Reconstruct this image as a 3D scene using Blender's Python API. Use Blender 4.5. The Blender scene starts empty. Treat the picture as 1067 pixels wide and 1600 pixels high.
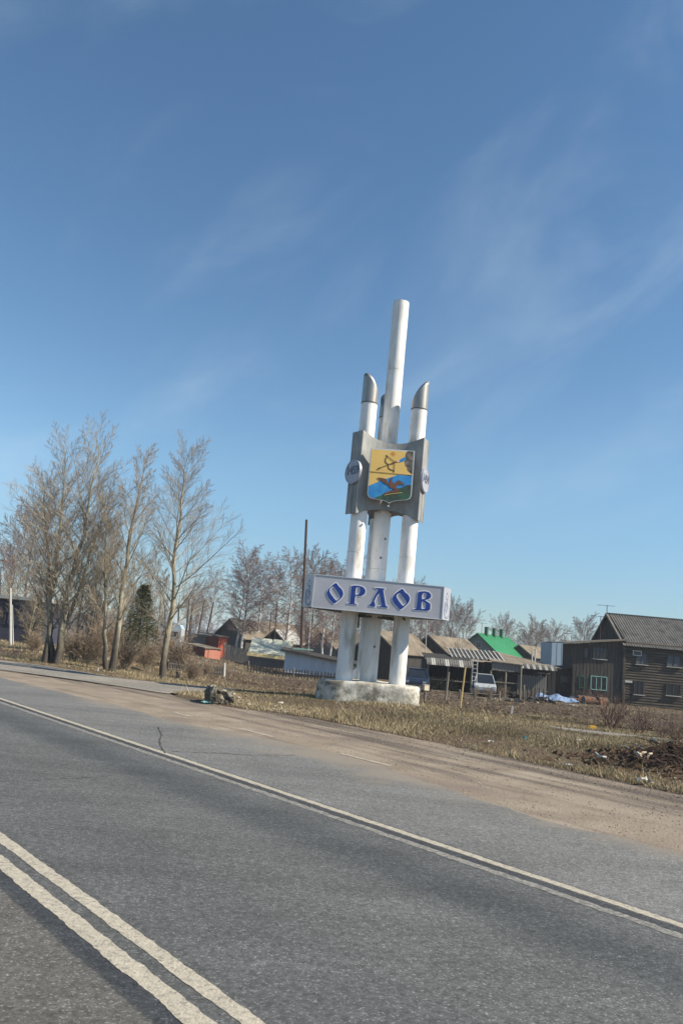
import bpy, bmesh, math, random
import numpy as np
from mathutils import Vector, Matrix, geometry, noise as mnoise
C = bpy.context
col = C.scene.collection
rad = math.radians

# ------------------------------------------------------------------ camera
FPX, PITCH, ROLL, CAMH = 1244.0, math.atan(206 * math.cos(rad(5)) / 1244.0), rad(5), 1.6
cam_d = bpy.data.cameras.new('camera'); cam = bpy.data.objects.new('camera', cam_d); col.objects.link(cam)
cam_d.sensor_fit = 'VERTICAL'; cam_d.sensor_height = 36; cam_d.lens = 36 * FPX / 1600
cam_d.clip_end = 5000; cam_d.clip_start = .05
_up0 = Vector((0, -math.sin(PITCH), math.cos(PITCH))); _F = Vector((0, math.cos(PITCH), math.sin(PITCH)))
_R = math.cos(ROLL) * Vector((1, 0, 0)) + math.sin(ROLL) * _up0
_U = -math.sin(ROLL) * Vector((1, 0, 0)) + math.cos(ROLL) * _up0
# image is turned clockwise: world "right" sinks towards the right edge
_R = math.cos(ROLL) * Vector((1, 0, 0)) - math.sin(ROLL) * (-_up0)
_U = math.cos(ROLL) * _up0 - math.sin(ROLL) * Vector((1, 0, 0))
M = Matrix((_R, _U, -_F)).transposed().to_4x4(); M.translation = Vector((0, 0, CAMH))
cam.matrix_world = M
C.scene.camera = cam

# ------------------------------------------------------------------ sky, sun, exposure
SUN_AZ, SUN_EL = -13.0, 39.0            # azimuth from +X (negative: towards the camera side)
sx, sy = math.cos(rad(SUN_AZ)), math.sin(rad(SUN_AZ))
world = bpy.data.worlds.new('World'); C.scene.world = world; world.use_nodes = True
nt = world.node_tree; N = nt.nodes; Lk = nt.links; N.clear()
sky = N.new('ShaderNodeTexSky'); sky.sky_type = 'NISHITA'; sky.sun_disc = False
sky.sun_elevation = rad(SUN_EL); sky.sun_rotation = math.atan2(sx, sy)
sky.air_density = 1.0; sky.dust_density = 0.05; sky.ozone_density = 2.2; sky.altitude = 100
tc = N.new('ShaderNodeTexCoord')
mp0 = N.new('ShaderNodeMapping'); mp0.inputs['Rotation'].default_value = (0, rad(33), 0)
mp = N.new('ShaderNodeMapping'); mp.inputs['Scale'].default_value = (1.1, 1.6, 2.2); mp.inputs['Location'].default_value = (.95, .3, .15)
nz = N.new('ShaderNodeTexNoise'); nz.inputs['Scale'].default_value = 2.3; nz.inputs['Detail'].default_value = 8; nz.inputs['Roughness'].default_value = .52; nz.inputs['Distortion'].default_value = .9
rp = N.new('ShaderNodeValToRGB'); rp.color_ramp.elements[0].position = .455; rp.color_ramp.elements[0].color = (0, 0, 0, 1); rp.color_ramp.elements[1].position = .86; rp.color_ramp.elements[1].color = (.27, .27, .27, 1)
rp.color_ramp.interpolation = 'EASE'
mx = N.new('ShaderNodeMixRGB'); mx.inputs['Color2'].default_value = (5.6, 6.2, 7.0, 1)
bg = N.new('ShaderNodeBackground'); bg.inputs['Strength'].default_value = .094
wo = N.new('ShaderNodeOutputWorld')
Lk.new(tc.outputs['Generated'], mp0.inputs['Vector']); Lk.new(mp0.outputs[0], mp.inputs['Vector']); Lk.new(mp.outputs[0], nz.inputs['Vector']); Lk.new(nz.outputs['Fac'], rp.inputs['Fac'])
Lk.new(rp.outputs['Color'], mx.inputs['Fac']); Lk.new(sky.outputs[0], mx.inputs['Color1']); sep = N.new('ShaderNodeSeparateXYZ'); Lk.new(tc.outputs['Generated'], sep.inputs[0])
el = N.new('ShaderNodeMapRange'); el.interpolation_type = 'SMOOTHSTEP'; el.inputs[1].default_value = -.02; el.inputs[2].default_value = .24; el.inputs[3].default_value = 0; el.inputs[4].default_value = 1.0; Lk.new(sep.outputs[2], el.inputs[0])
tn = N.new('ShaderNodeMixRGB'); tn.inputs['Color1'].default_value = (.50, .62, .76, 1); tn.inputs['Color2'].default_value = (.97, 1.03, 1.0, 1); Lk.new(el.outputs[0], tn.inputs['Fac'])
hz = N.new('ShaderNodeMixRGB'); hz.blend_type = 'MULTIPLY'; hz.inputs['Fac'].default_value = 1; Lk.new(mx.outputs[0], hz.inputs['Color1']); Lk.new(tn.outputs[0], hz.inputs['Color2'])
hs = N.new('ShaderNodeHueSaturation'); hs.inputs['Saturation'].default_value = 1.10; Lk.new(hz.outputs[0], hs.inputs['Color'])
Lk.new(hs.outputs[0], bg.inputs['Color']); Lk.new(bg.outputs[0], wo.inputs['Surface'])
sun_d = bpy.data.lights.new('sun', 'SUN'); sun = bpy.data.objects.new('sun', sun_d); col.objects.link(sun)
sun_d.energy = 5.0; sun_d.angle = rad(.5); sun_d.color = (1, .915, .77)
sv = Vector((sx * math.cos(rad(SUN_EL)), sy * math.cos(rad(SUN_EL)), math.sin(rad(SUN_EL))))
sun.rotation_euler = sv.to_track_quat('Z', 'Y').to_euler()
sc = C.scene; sc.view_settings.view_transform = 'Standard'; sc.view_settings.look = 'None'; sc.view_settings.exposure = 0.58; sc.view_settings.gamma = 1
sc.render.engine = 'CYCLES'

# ------------------------------------------------------------------ geometry helpers
def ray(px, py):
    x = px - 533.5; y = py - 800
    u = x * math.cos(ROLL) + y * math.sin(ROLL); v = -x * math.sin(ROLL) + y * math.cos(ROLL)
    return (u, FPX * math.cos(PITCH) + v * math.sin(PITCH), FPX * math.sin(PITCH) - v * math.cos(PITCH))
def at(px, py, D):
    d = ray(px, py); t = D / d[1]
    return Vector((d[0] * t, D, d[2] * t + CAMH))
def sstep(a, b, x):
    t = np.clip((np.asarray(x, float) - a) / (b - a), 0, 1); return t * t * (3 - 2 * t)
def nn(x, y): return .767 * x + .642 * y            # distance across the main road
def smooth_z(x, y):
    x = np.asarray(x, float); y = np.asarray(y, float)
    b = np.interp(y, [0, 20, 25.2, 26.6, 29, 35, 50, 70, 100, 150, 300, 900], [0, 0, -.06, -.26, -.42, -.75, -1.15, -1.4, -1.9, -2.3, -2.6, -3])
    l = np.interp(y, [0, 24, 30, 45, 60, 100, 200, 900], [0, -.02, -.12, -.2, -.4, -1.2, -2.2, -3])
    s = sstep(-3.5, -11, x)
    z = b * (1 - s) + l * s
    rt_ = np.interp(y, [0, 13, 18, 21, 23.5, 27, 35, 50, 70, 100, 150, 300, 900], [0, 0, -.07, -.19, -.33, -.45, -.75, -1.15, -1.4, -1.9, -2.3, -2.6, -3])
    s2 = sstep(4.2, 7.2, x); z = z * (1 - s2) + rt_ * s2
    return z * sstep(7.6, 12.5, nn(x, y))
_hr = np.random.RandomState(3); _hp = _hr.rand(14, 4)
def bumps(x, y):
    s = 0
    for i in range(14):
        k = .35 + i * .42; a = _hp[i, 0] * 6.28
        s = s + np.sin((x * math.cos(a) + y * math.sin(a)) * k + _hp[i, 1] * 6.28) * (.05 / (1 + i * .35))
    return s
def inpoly(poly, x, y):
    x = np.asarray(x, float); y = np.asarray(y, float); r = np.zeros(x.shape, bool); n = len(poly)
    for i in range(n):
        x0, y0 = poly[i]; x1, y1 = poly[(i + 1) % n]
        if y0 == y1: continue
        c = ((y0 > y) != (y1 > y)) & (x < (x1 - x0) * (y - y0) / (y1 - y0) + x0)
        r ^= c
    return r
def road_pt(n, t): return (.767 * n + .642 * t, .642 * n - .767 * t)   # t runs to the right, towards the camera
SIDE_FAR = [(-60, 52), (-30, 38), (-18, 32.3), (-11.8, 29.3), (-7, 28.2), (-3, 28.2), (2, 28.5), (5, 27.4), (7.8, 25.6), (10, 24.4), (14, 22.2), (24, 16.5), (45, 5)]
SIDE_NEAR = [(45, 2), (24, 12.6), (14, 18.6), (10, 21.3), (7.8, 23.2), (5, 25.1), (2.5, 26.1), (0, 26.1), (-2.6, 24.3), (-3.6, 21.8), (-3.9, 20.25), (-5.4, 21.4), (-7, 22.4), (-9.5, 23.7), (-14, 26.2), (-30, 34.5), (-60, 48)]
SIDE = SIDE_FAR + SIDE_NEAR
def ragged(pts, step, amp, rng, closed=True):
    out = []
    n = len(pts)
    for i in range(n if closed else n - 1):
        a = Vector(pts[i]); b = Vector(pts[(i + 1) % n]); L = (b - a).length; k = max(1, min(400, int(L / step)))
        d = (b - a).normalized(); m = Vector((-d.y, d.x))
        for j in range(k):
            p = a + (b - a) * (j / k)
            w = amp * (math.sin(p.x * 1.7 + p.y * .9) * .5 + math.sin(p.x * 4.1 - p.y * 3.3) * .3 + rng.uniform(-.5, .5) * .7)
            out.append((p.x + m.x * w, p.y + m.y * w))
    return out
_r0 = random.Random(5)
DIRT_EDGE = [road_pt(10.8, 45), (4.9, 11.05), (2.23, 14.5), (-.35, 17.5), (-2.2, 18.3), (-3.3, 19.3)]
DIRT = [road_pt(6.3, -75), road_pt(6.3, 45)] + DIRT_EDGE + [(-3.9, 20.25), (-5.4, 21.4), (-7, 22.4), (-9.5, 23.7), (-14, 26.2), (-30, 34.5), (-60, 50)]
def terrain_z(x, y):
    x = np.asarray(x, float); y = np.asarray(y, float)
    n = nn(x, y)
    z = smooth_z(x, y)
    hard = (n < 7.5) | inpoly(SIDE, x, y) | inpoly(DIRT, x, y)
    soft = sstep(10.6, 13, n) * (1 - .75 * sstep(30, 22, y) * sstep(-2, -8, x))
    dS = 1
    z2 = z + bumps(x, y) * soft * (.35 + .65 * sstep(18, 40, y)) * .8
    # heap of earth and rubbish at the right
    g = np.exp(-(((x - 5.95) / .95) ** 2 + ((y - 13.9) / 1.0) ** 2)); z2 = z2 + .27 * g * (1 + .35 * np.sin(x * 5) * np.sin(y * 4))
    g = np.exp(-(((x - 7.2) / 1.0) ** 2 + ((y - 14.2) / 1.1) ** 2)); z2 = z2 + .12 * g
    return np.where(hard, z - .06, np.maximum(z2, z + .015))
def gz(x, y): return float(terrain_z(x, y))
def gp(px, py):
    d = ray(px, py); lo = None
    D = 5.0
    while D < 500:
        p = at(px, py, D)
        if p.z <= float(smooth_z(p.x, p.y)): break
        D *= 1.01
    return at(px, py, D)

def gph(px, py):
    D = 9.0
    while D < 32:
        p = at(px, py, D)
        if p.z <= max(gz(p.x, p.y), float(smooth_z(p.x, p.y))): return p
        D *= 1.008
    return gp(px, py)

class MB:
    def __init__(s): s.v = []; s.f = []
    def add(s, v, f):
        o = len(s.v); s.v += [tuple(p) for p in v]; s.f += [tuple(i + o for i in q) for q in f]; return s
    def box(s, c, d, rot=None, taper=1.0):
        x, y, z = d[0] / 2, d[1] / 2, d[2] / 2
        vs = [Vector((a * x * (taper if k > 0 else 1), b * y * (taper if k > 0 else 1), k * z)) for k in (-1, 1) for b in (-1, 1) for a in (-1, 1)]
        if rot: 
            R = Matrix.Rotation(rot[2], 3, 'Z') @ Matrix.Rotation(rot[1], 3, 'Y') @ Matrix.Rotation(rot[0], 3, 'X'); vs = [R @ q for q in vs]
        vs = [q + Vector(c) for q in vs]
        return s.add(vs, [(0, 2, 3, 1), (4, 5, 7, 6), (0, 1, 5, 4), (2, 6, 7, 3), (0, 4, 6, 2), (1, 3, 7, 5)])
    def tube(s, p0, p1, r0, r1=None, n=8, cap=True):
        r1 = r0 if r1 is None else r1
        p0 = Vector(p0); p1 = Vector(p1); d = (p1 - p0).normalized()
        a = d.orthogonal().normalized(); b = d.cross(a)
        vs = []
        for p, r in ((p0, r0), (p1, r1)):
            for i in range(n):
                t = 6.28318 * i / n; vs.append(p + a * (r * math.cos(t)) + b * (r * math.sin(t)))
        f = [(i, (i + 1) % n, n + (i + 1) % n, n + i) for i in range(n)]
        if cap: f += [tuple(range(n - 1, -1, -1)), tuple(range(n, 2 * n))]
        return s.add(vs, f)
    def prism(s, poly, y0, y1):          # poly of (x, z), extruded along y
        n = len(poly); vs = [(x, y0, z) for x, z in poly] + [(x, y1, z) for x, z in poly]
        f = [tuple(range(n)), tuple(range(2 * n - 1, n - 1, -1))] + [(i, n + i, n + (i + 1) % n, (i + 1) % n) for i in range(n)]
        return s.add(vs, f)
    def quad(s, a, b, c, d): return s.add([a, b, c, d], [(0, 1, 2, 3)])
    def slab(s, a, b, c, d, th):         # quad with thickness downwards
        a, b, c, d = map(Vector, (a, b, c, d)); nrm = (b - a).cross(d - a).normalized()
        if nrm.z < 0: nrm = -nrm
        vs = [a, b, c, d] + [q - nrm * th for q in (a, b, c, d)]
        return s.add(vs, [(0, 1, 2, 3), (7, 6, 5, 4), (0, 4, 5, 1), (1, 5, 6, 2), (2, 6, 7, 3), (3, 7, 4, 0)])
    def mesh(s, name, m, smooth=False):
        me = bpy.data.meshes.new(name); me.from_pydata(s.v, [], s.f); me.materials.append(m); me.update()
        bm = bmesh.new(); bm.from_mesh(me); bmesh.ops.recalc_face_normals(bm, faces=bm.faces); bm.to_mesh(me); bm.free()
        if smooth: me.polygons.foreach_set('use_smooth', [True] * len(me.polygons))
        return me
    def build(s, name, m, parent=None, smooth=False):
        return link(name, s.mesh(name, m, smooth), parent)
def link(name, me, parent=None, loc=None, rz=None):
    o = bpy.data.objects.new(name, me); col.objects.link(o)
    if parent: o.parent = parent
    if loc is not None: o.location = loc
    if rz is not None: o.rotation_euler[2] = rz
    return o
def thing(name, label, cat, loc, rz=0, group=None):
    o = bpy.data.objects.new(name, None); col.objects.link(o); o.location = loc; o.rotation_euler[2] = rz; o.empty_display_size = .3
    o['label'] = label; o['category'] = cat
    if group: o['group'] = group
    return o
def tag(o, label, cat, group=None):
    o['label'] = label; o['category'] = cat
    if group: o['group'] = group
    return o
def copy_tree(o, parent=None):
    c = o.copy(); col.objects.link(c); c.parent = parent
    for ch in list(o.children): copy_tree(ch, c)
    return c

# ------------------------------------------------------------------ materials
def mat(name, cols, scale=5, detail=5, rough=.85, bump=0.0, bscale=None, metal=0, stretch=(1, 1, 1), spec=.3, attr=None, space='Object', c2=None, scale2=1, f2=.5):
    """colour ramp over noise (+ optional second large-scale noise), bump from the fine noise"""
    m = bpy.data.materials.new(name); m.use_nodes = True; t = m.node_tree; b = t.nodes['Principled BSDF']
    b.inputs['Roughness'].default_value = rough; b.inputs['Metallic'].default_value = metal; b.inputs['Specular IOR Level'].default_value = spec
    tc = t.nodes.new('ShaderNodeTexCoord'); mpn = t.nodes.new('ShaderNodeMapping'); mpn.inputs['Scale'].default_value = stretch
    if space == 'World':
        ge = t.nodes.new('ShaderNodeNewGeometry'); t.links.new(ge.outputs['Position'], mpn.inputs['Vector'])
    else: t.links.new(tc.outputs['Object'], mpn.inputs['Vector'])
    n = t.nodes.new('ShaderNodeTexNoise'); n.inputs['Scale'].default_value = scale; n.inputs['Detail'].default_value = detail; n.inputs['Roughness'].default_value = .62
    t.links.new(mpn.outputs[0], n.inputs['Vector'])
    r = t.nodes.new('ShaderNodeValToRGB'); e = r.color_ramp.elements
    k = len(cols)
    for i, c in enumerate(cols):
        p = .28 + .44 * i / max(1, k - 1)
        if i < 2: el = e[i]; el.position = p
        else: el = e.new(p)
        el.color = (*c, 1)
    if k == 1: e[1].color = (*cols[0], 1)
    t.links.new(n.outputs['Fac'], r.inputs['Fac']); out = r.outputs['Color']
    if c2:
        n2 = t.nodes.new('ShaderNodeTexNoise'); n2.inputs['Scale'].default_value = scale2; n2.inputs['Detail'].default_value = 4
        t.links.new(mpn.outputs[0], n2.inputs['Vector'])
        r2 = t.nodes.new('ShaderNodeValToRGB'); r2.color_ramp.elements[0].position = f2 - .08; r2.color_ramp.elements[1].position = f2 + .1
        t.links.new(n2.outputs['Fac'], r2.inputs['Fac'])
        mxn = t.nodes.new('ShaderNodeMixRGB'); mxn.inputs['Color2'].default_value = (*c2, 1)
        t.links.new(r2.outputs['Color'], mxn.inputs['Fac']); t.links.new(out, mxn.inputs['Color1']); out = mxn.outputs[0]
    if attr:
        a = t.nodes.new('ShaderNodeAttribute'); a.attribute_name = attr
        mu = t.nodes.new('ShaderNodeMixRGB'); mu.blend_type = 'MULTIPLY'; mu.inputs['Fac'].default_value = 1
        t.links.new(out, mu.inputs['Color1']); t.links.new(a.outputs['Color'], mu.inputs['Color2']); out = mu.outputs[0]
    t.links.new(out, b.inputs['Base Color'])
    if bump:
        nb = n
        if bscale:
            nb = t.nodes.new('ShaderNodeTexNoise'); nb.inputs['Scale'].default_value = bscale; nb.inputs['Detail'].default_value = 4; t.links.new(mpn.outputs[0], nb.inputs['Vector'])
        bu = t.nodes.new('ShaderNodeBump'); bu.inputs['Strength'].default_value = min(1, bump); bu.inputs['Distance'].default_value = .02
        t.links.new(nb.outputs['Fac'], bu.inputs['Height']); t.links.new(bu.outputs[0], b.inputs['Normal'])
    m['col_out'] = ''
    return m
def nodes_of(m): return m.node_tree, m.node_tree.nodes, m.node_tree.links, m.node_tree.nodes['Principled BSDF']

def asphalt(name, base, bands, dust=True):
    """bands: (n_lo, n_hi, softness, colour factor) across the road; aggregate speckle and patches"""
    m = bpy.data.materials.new(name); m.use_nodes = True; t, N, L, b = nodes_of(m)
    b.inputs['Roughness'].default_value = .92; b.inputs['Specular IOR Level'].default_value = .12
    ge = N.new('ShaderNodeNewGeometry')
    def noise(s, d=3, vec=None, r=.6):
        n = N.new('ShaderNodeTexNoise'); n.inputs['Scale'].default_value = s; n.inputs['Detail'].default_value = d; n.inputs['Roughness'].default_value = r
        L.new(vec or ge.outputs['Position'], n.inputs['Vector']); return n.outputs['Fac']
    def ramp(f, stops):
        r = N.new('ShaderNodeValToRGB'); e = r.color_ramp.elements
        for i, (p, c) in enumerate(stops):
            el = e[i] if i < 2 else e.new(p)
            el.position = p; el.color = (*c, 1) if isinstance(c, tuple) else (c, c, c, 1)
        L.new(f, r.inputs['Fac']); return r.outputs['Color']
    def mul(a, c, f=1.0):
        x = N.new('ShaderNodeMixRGB'); x.blend_type = 'MULTIPLY'; x.inputs['Fac'].default_value = f; L.new(a, x.inputs['Color1'])
        if isinstance(c, tuple): x.inputs['Color2'].default_value = (*c, 1)
        else: L.new(c, x.inputs['Color2'])
        return x.outputs[0]
    vo = N.new('ShaderNodeTexVoronoi'); vo.inputs['Scale'].default_value = 115; L.new(ge.outputs['Position'], vo.inputs['Vector'])
    sp = N.new('ShaderNodeSeparateColor'); L.new(vo.outputs['Color'], sp.inputs[0])
    agg = ramp(sp.outputs[0], [(.0, .74), (.5, .95), (.88, 1.08), (1.0, 2.0)])
    out = mul(agg, tuple(base))
    out = mul(out, ramp(noise(28, 4), [(.3, .7), (.7, 1.3)]))
    out = mul(out, ramp(noise(.55, 5), [(.3, .84), (.7, 1.16)]))
    # long streaks along the road
    mpn = N.new('ShaderNodeMapping'); mpn.inputs['Rotation'].default_value = (0, 0, math.atan2(.767, .642)); mpn.inputs['Scale'].default_value = (.15, 2.2, 1); L.new(ge.outputs['Position'], mpn.inputs['Vector'])
    out = mul(out, ramp(noise(1.3, 5, mpn.outputs[0]), [(.3, .86), (.7, 1.14)]))
    dot = N.new('ShaderNodeVectorMath'); dot.operation = 'DOT_PRODUCT'; dot.inputs[1].default_value = (.767, .642, 0); L.new(ge.outputs['Position'], dot.inputs[0])
    wob = N.new('ShaderNodeMath'); wob.operation = 'MULTIPLY_ADD'; L.new(noise(1.6, 3), wob.inputs[0]); wob.inputs[1].default_value = .05; L.new(dot.outputs['Value'], wob.inputs[2])
    for lo, hi, soft, fac in bands:
        a = N.new('ShaderNodeMapRange'); a.interpolation_type = 'SMOOTHSTEP'; L.new(wob.outputs[0], a.inputs[0])
        a.inputs[1].default_value = lo + .025 - soft; a.inputs[2].default_value = lo + .025 + soft
        c = N.new('ShaderNodeMapRange'); c.interpolation_type = 'SMOOTHSTEP'; L.new(wob.outputs[0], c.inputs[0])
        c.inputs[1].default_value = hi + .025 - soft; c.inputs[2].default_value = hi + .025 + soft; c.inputs[3].default_value = 1; c.inputs[4].default_value = 0
        mm = N.new('ShaderNodeMath'); mm.operation = 'MULTIPLY'; L.new(a.outputs[0], mm.inputs[0]); L.new(c.outputs[0], mm.inputs[1])
        x = N.new('ShaderNodeMixRGB'); x.blend_type = 'MULTIPLY'; L.new(mm.outputs[0], x.inputs['Fac']); L.new(out, x.inputs['Color1']); x.inputs['Color2'].default_value = (*fac, 1); out = x.outputs[0]
    if dust:      # sand blown over the broken outer edge
        dn = noise(.8, 6); dd = N.new('ShaderNodeMath'); dd.operation = 'MULTIPLY_ADD'; L.new(dn, dd.inputs[0]); dd.inputs[1].default_value = 2.4; L.new(dot.outputs['Value'], dd.inputs[2])
        mr = N.new('ShaderNodeMapRange'); mr.interpolation_type = 'SMOOTHSTEP'; L.new(dd.outputs[0], mr.inputs[0]); mr.inputs[1].default_value = 7.9; mr.inputs[2].default_value = 9.0; mr.inputs[4].default_value = .85
        x = N.new('ShaderNodeMixRGB'); L.new(mr.outputs[0], x.inputs['Fac']); L.new(out, x.inputs['Color1']); x.inputs['Color2'].default_value = (.25, .213, .17, 1); out = x.outputs[0]
    L.new(out, b.inputs['Base Color'])
    bu = N.new('ShaderNodeBump'); bu.inputs['Strength'].default_value = .55; bu.inputs['Distance'].default_value = .006
    L.new(sp.outputs[0], bu.inputs['Height']); L.new(bu.outputs[0], b.inputs['Normal'])
    return m
def paint_mat(name, colr, wear, under=(.08, .08, .083), thr=.5):
    m = mat(name, [colr, tuple(c * .82 for c in colr), tuple(c * 1.08 for c in colr)], scale=14, rough=.8, space='World', bump=.3, bscale=70)
    t, N, L, b = nodes_of(m); src = b.inputs['Base Color'].links[0].from_socket
    ge = N.new('ShaderNodeNewGeometry'); n = N.new('ShaderNodeTexNoise'); n.inputs['Scale'].default_value = 38; n.inputs['Detail'].default_value = 6; n.inputs['Roughness'].default_value = .7
    L.new(ge.outputs['Position'], n.inputs['Vector'])
    r = N.new('ShaderNodeValToRGB'); r.color_ramp.elements[0].position = thr - .05; r.color_ramp.elements[1].position = thr + .1; r.color_ramp.elements[1].color = (wear,) * 3 + (1,)
    L.new(n.outputs['Fac'], r.inputs['Fac']); x = N.new('ShaderNodeMixRGB'); L.new(r.outputs[0], x.inputs['Fac']); L.new(src, x.inputs['Color1']); x.inputs['Color2'].default_value = (*under, 1)
    L.new(x.outputs[0], b.inputs['Base Color']); return m

K = {}
K['asphalt'] = asphalt('asphalt', (.098, .099, .098), [(-20, 1.86, .02, (1.18, 1.13, 1.06)), (2.3, 5.1, .05, (1.08, 1.09, 1.10)), (1.83, 1.95, .012, (.52, .56, .62)), (4.2, 4.75, .22, (.74, .77, .80)), (3.1, 4.2, .3, (1.08, 1.07, 1.05)), (5.165, 5.27, .012, (.62, .64, .68)), (5.4, 9, .06, (1.62, 1.60, 1.56))])
K['side_asphalt'] = asphalt('side_asphalt', (.235, .215, .185), [], dust=False)
K['seam'] = mat('asphalt_edge', [(.035, .032, .03), (.07, .062, .055)], scale=6, space='World')
K['dirt'] = mat('dirt', [(.165, .13, .097), (.255, .207, .155), (.33, .275, .212)], scale=1.1, detail=9, rough=.95, space='World', bump=.8, bscale=26, c2=(.15, .115, .095), scale2=.55, f2=.62)
t_, N_, L_, b_ = nodes_of(K['dirt']); src = b_.inputs['Base Color'].links[0].from_socket
ge_ = N_.new('ShaderNodeNewGeometry'); mp_ = N_.new('ShaderNodeMapping'); mp_.vector_type = 'TEXTURE'; mp_.inputs['Rotation'].default_value = (0, 0, math.atan2(-.767, .642)); mp_.inputs['Scale'].default_value = (7, .55, 1)
no_ = N_.new('ShaderNodeTexNoise'); no_.inputs['Scale'].default_value = 1.2; no_.inputs['Detail'].default_value = 6; no_.inputs['Roughness'].default_value = .65
L_.new(ge_.outputs['Position'], mp_.inputs['Vector']); L_.new(mp_.outputs[0], no_.inputs['Vector'])
dt_ = N_.new('ShaderNodeVectorMath'); dt_.operation = 'DOT_PRODUCT'; dt_.inputs[1].default_value = (.767, .642, 0); L_.new(ge_.outputs['Position'], dt_.inputs[0])
ad_ = N_.new('ShaderNodeMapRange'); L_.new(dt_.outputs['Value'], ad_.inputs[0]); ad_.inputs[1].default_value = 8.4; ad_.inputs[2].default_value = 10.9; ad_.inputs[3].default_value = -.06; ad_.inputs[4].default_value = .13
sm_ = N_.new('ShaderNodeMath'); L_.new(no_.outputs['Fac'], sm_.inputs[0]); L_.new(ad_.outputs[0], sm_.inputs[1])
rr_ = N_.new('ShaderNodeValToRGB'); rr_.color_ramp.elements[0].position = .49; rr_.color_ramp.elements[1].position = .66; L_.new(sm_.outputs[0], rr_.inputs['Fac'])
mx_ = N_.new('ShaderNodeMixRGB'); L_.new(rr_.outputs[0], mx_.inputs['Fac']); L_.new(src, mx_.inputs['Color1']); mx_.inputs['Color2'].default_value = (.095, .075, .06, 1); L_.new(mx_.outputs[0], b_.inputs['Base Color'])  # rut shadows and wet streaks painted as dark bands towards the grass edge
K['soil'] = mat('dug_brown_soil', [(.036, .022, .013), (.070, .045, .027), (.125, .086, .052)], scale=1.0, detail=10, rough=1, space='World', bump=1, bscale=5, stretch=(.6, 1.6, 1))
K['line'] = paint_mat('line_paint', (.48, .43, .34), .6, thr=.54)
K['line_old'] = paint_mat('worn_line_paint', (.34, .32, .28), .9, under=(.12, .118, .11), thr=.46)
K['ground'] = mat('earth_and_dead_grass', [(.05, .034, .019), (.10, .073, .04), (.17, .13, .075)], scale=.8, detail=10, rough=1, space='World', bump=1, bscale=9, c2=(.085, .052, .034), scale2=.09, f2=.5)
K['white'] = mat('whitewashed_pipe', [(.62, .59, .53), (.84, .82, .78), (.88, .87, .84)], scale=3.6, detail=10, rough=.8, stretch=(1, 1, .3), bump=.3, bscale=30, c2=(.42, .38, .31), scale2=2.6, f2=.63)
K['white_old'] = mat('stained_whitewash', [(.42, .41, .37), (.62, .61, .57), (.7, .69, .65)], scale=4, detail=9, rough=.8, stretch=(1, 1, .3), bump=.35, bscale=30, c2=(.28, .26, .22), scale2=3.4, f2=.64)
K['concrete'] = mat('old_whitewashed_concrete', [(.24, .22, .18), (.50, .47, .40), (.76, .73, .66)], scale=5, detail=10, rough=.95, bump=.6, bscale=18, c2=(.17, .155, .125), scale2=3.1, f2=.55)
K['cap'] = mat('dull_steel', [(.26, .245, .22), (.36, .34, .31), (.42, .39, .35)], scale=5, rough=.42, metal=.7, stretch=(3, 3, .4), bump=.1)
K['galv'] = mat('galvanised_sheet', [(.19, .195, .185), (.29, .29, .275), (.42, .41, .38)], scale=2.2, detail=8, rough=.6, metal=.15, stretch=(1, 1, .5), bump=.12, bscale=6)
K['silver'] = mat('silver_sign_sheet', [(.40, .39, .425), (.48, .47, .50), (.55, .54, .565)], scale=.8, detail=7, rough=.4, metal=.3, bump=.1, bscale=1.5)
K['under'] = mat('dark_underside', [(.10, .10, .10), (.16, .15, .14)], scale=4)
K['trim'] = mat('bright_edge_trim', [(.6, .6, .6), (.72, .72, .72)], scale=6, rough=.35, metal=.6)
K['blue'] = mat('blue_film', [(.010, .035, .22), (.016, .05, .27)], scale=4, rough=.35, spec=.5)
K['letter_white'] = mat('white_film', [(.74, .75, .78), (.84, .84, .85)], scale=4, rough=.4)
K['ornament'] = mat('faded_blue_print', [(.10, .13, .24), (.22, .26, .36)], scale=12, rough=.5)
K['numeral'] = mat('dark_blue_numerals', [(.10, .115, .17), (.16, .175, .23)], scale=9, rough=.4)
K['disc'] = mat('painted_disc', [(.30, .31, .35), (.40, .40, .44), (.46, .46, .5)], scale=6, rough=.5, metal=.2)
K['yellow'] = mat('shield_yellow', [(.62, .41, .12), (.70, .48, .15)], scale=2.5, rough=.55)
K['sh_blue'] = mat('shield_blue', [(.015, .16, .42), (.03, .22, .50), (.05, .28, .55)], scale=4, rough=.5)
K['sh_brown'] = mat('shield_brown', [(.09, .045, .03), (.17, .07, .045)], scale=14, rough=.6)
K['sh_dark'] = mat('shield_line', [(.06, .045, .03), (.09, .06, .035)], scale=9, rough=.6)
K['sh_rock'] = mat('shield_rock', [(.03, .028, .026), (.10, .09, .08), (.26, .24, .2)], scale=9, detail=6, rough=.7)
K['sh_ground'] = mat('shield_ground', [(.02, .03, .035), (.03, .06, .045), (.02, .12, .06)], scale=5, rough=.6)
K['sh_orange'] = mat('shield_orange', [(.5, .2, .05), (.6, .26, .07)], scale=9)
K['sh_pink'] = mat('shield_hand', [(.62, .42, .36), (.66, .48, .42)], scale=9)
K['bark_pop'] = mat('poplar_bark', [(.10, .085, .06), (.29, .26, .19), (.46, .43, .33)], scale=6, detail=7, rough=.95, stretch=(1, 1, .35), bump=.8)
t_, N_, L_, b_ = nodes_of(K['bark_pop']); src = b_.inputs['Base Color'].links[0].from_socket
tc_ = N_.new('ShaderNodeTexCoord'); sp_ = N_.new('ShaderNodeSeparateXYZ'); L_.new(tc_.outputs['Object'], sp_.inputs[0])
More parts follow.
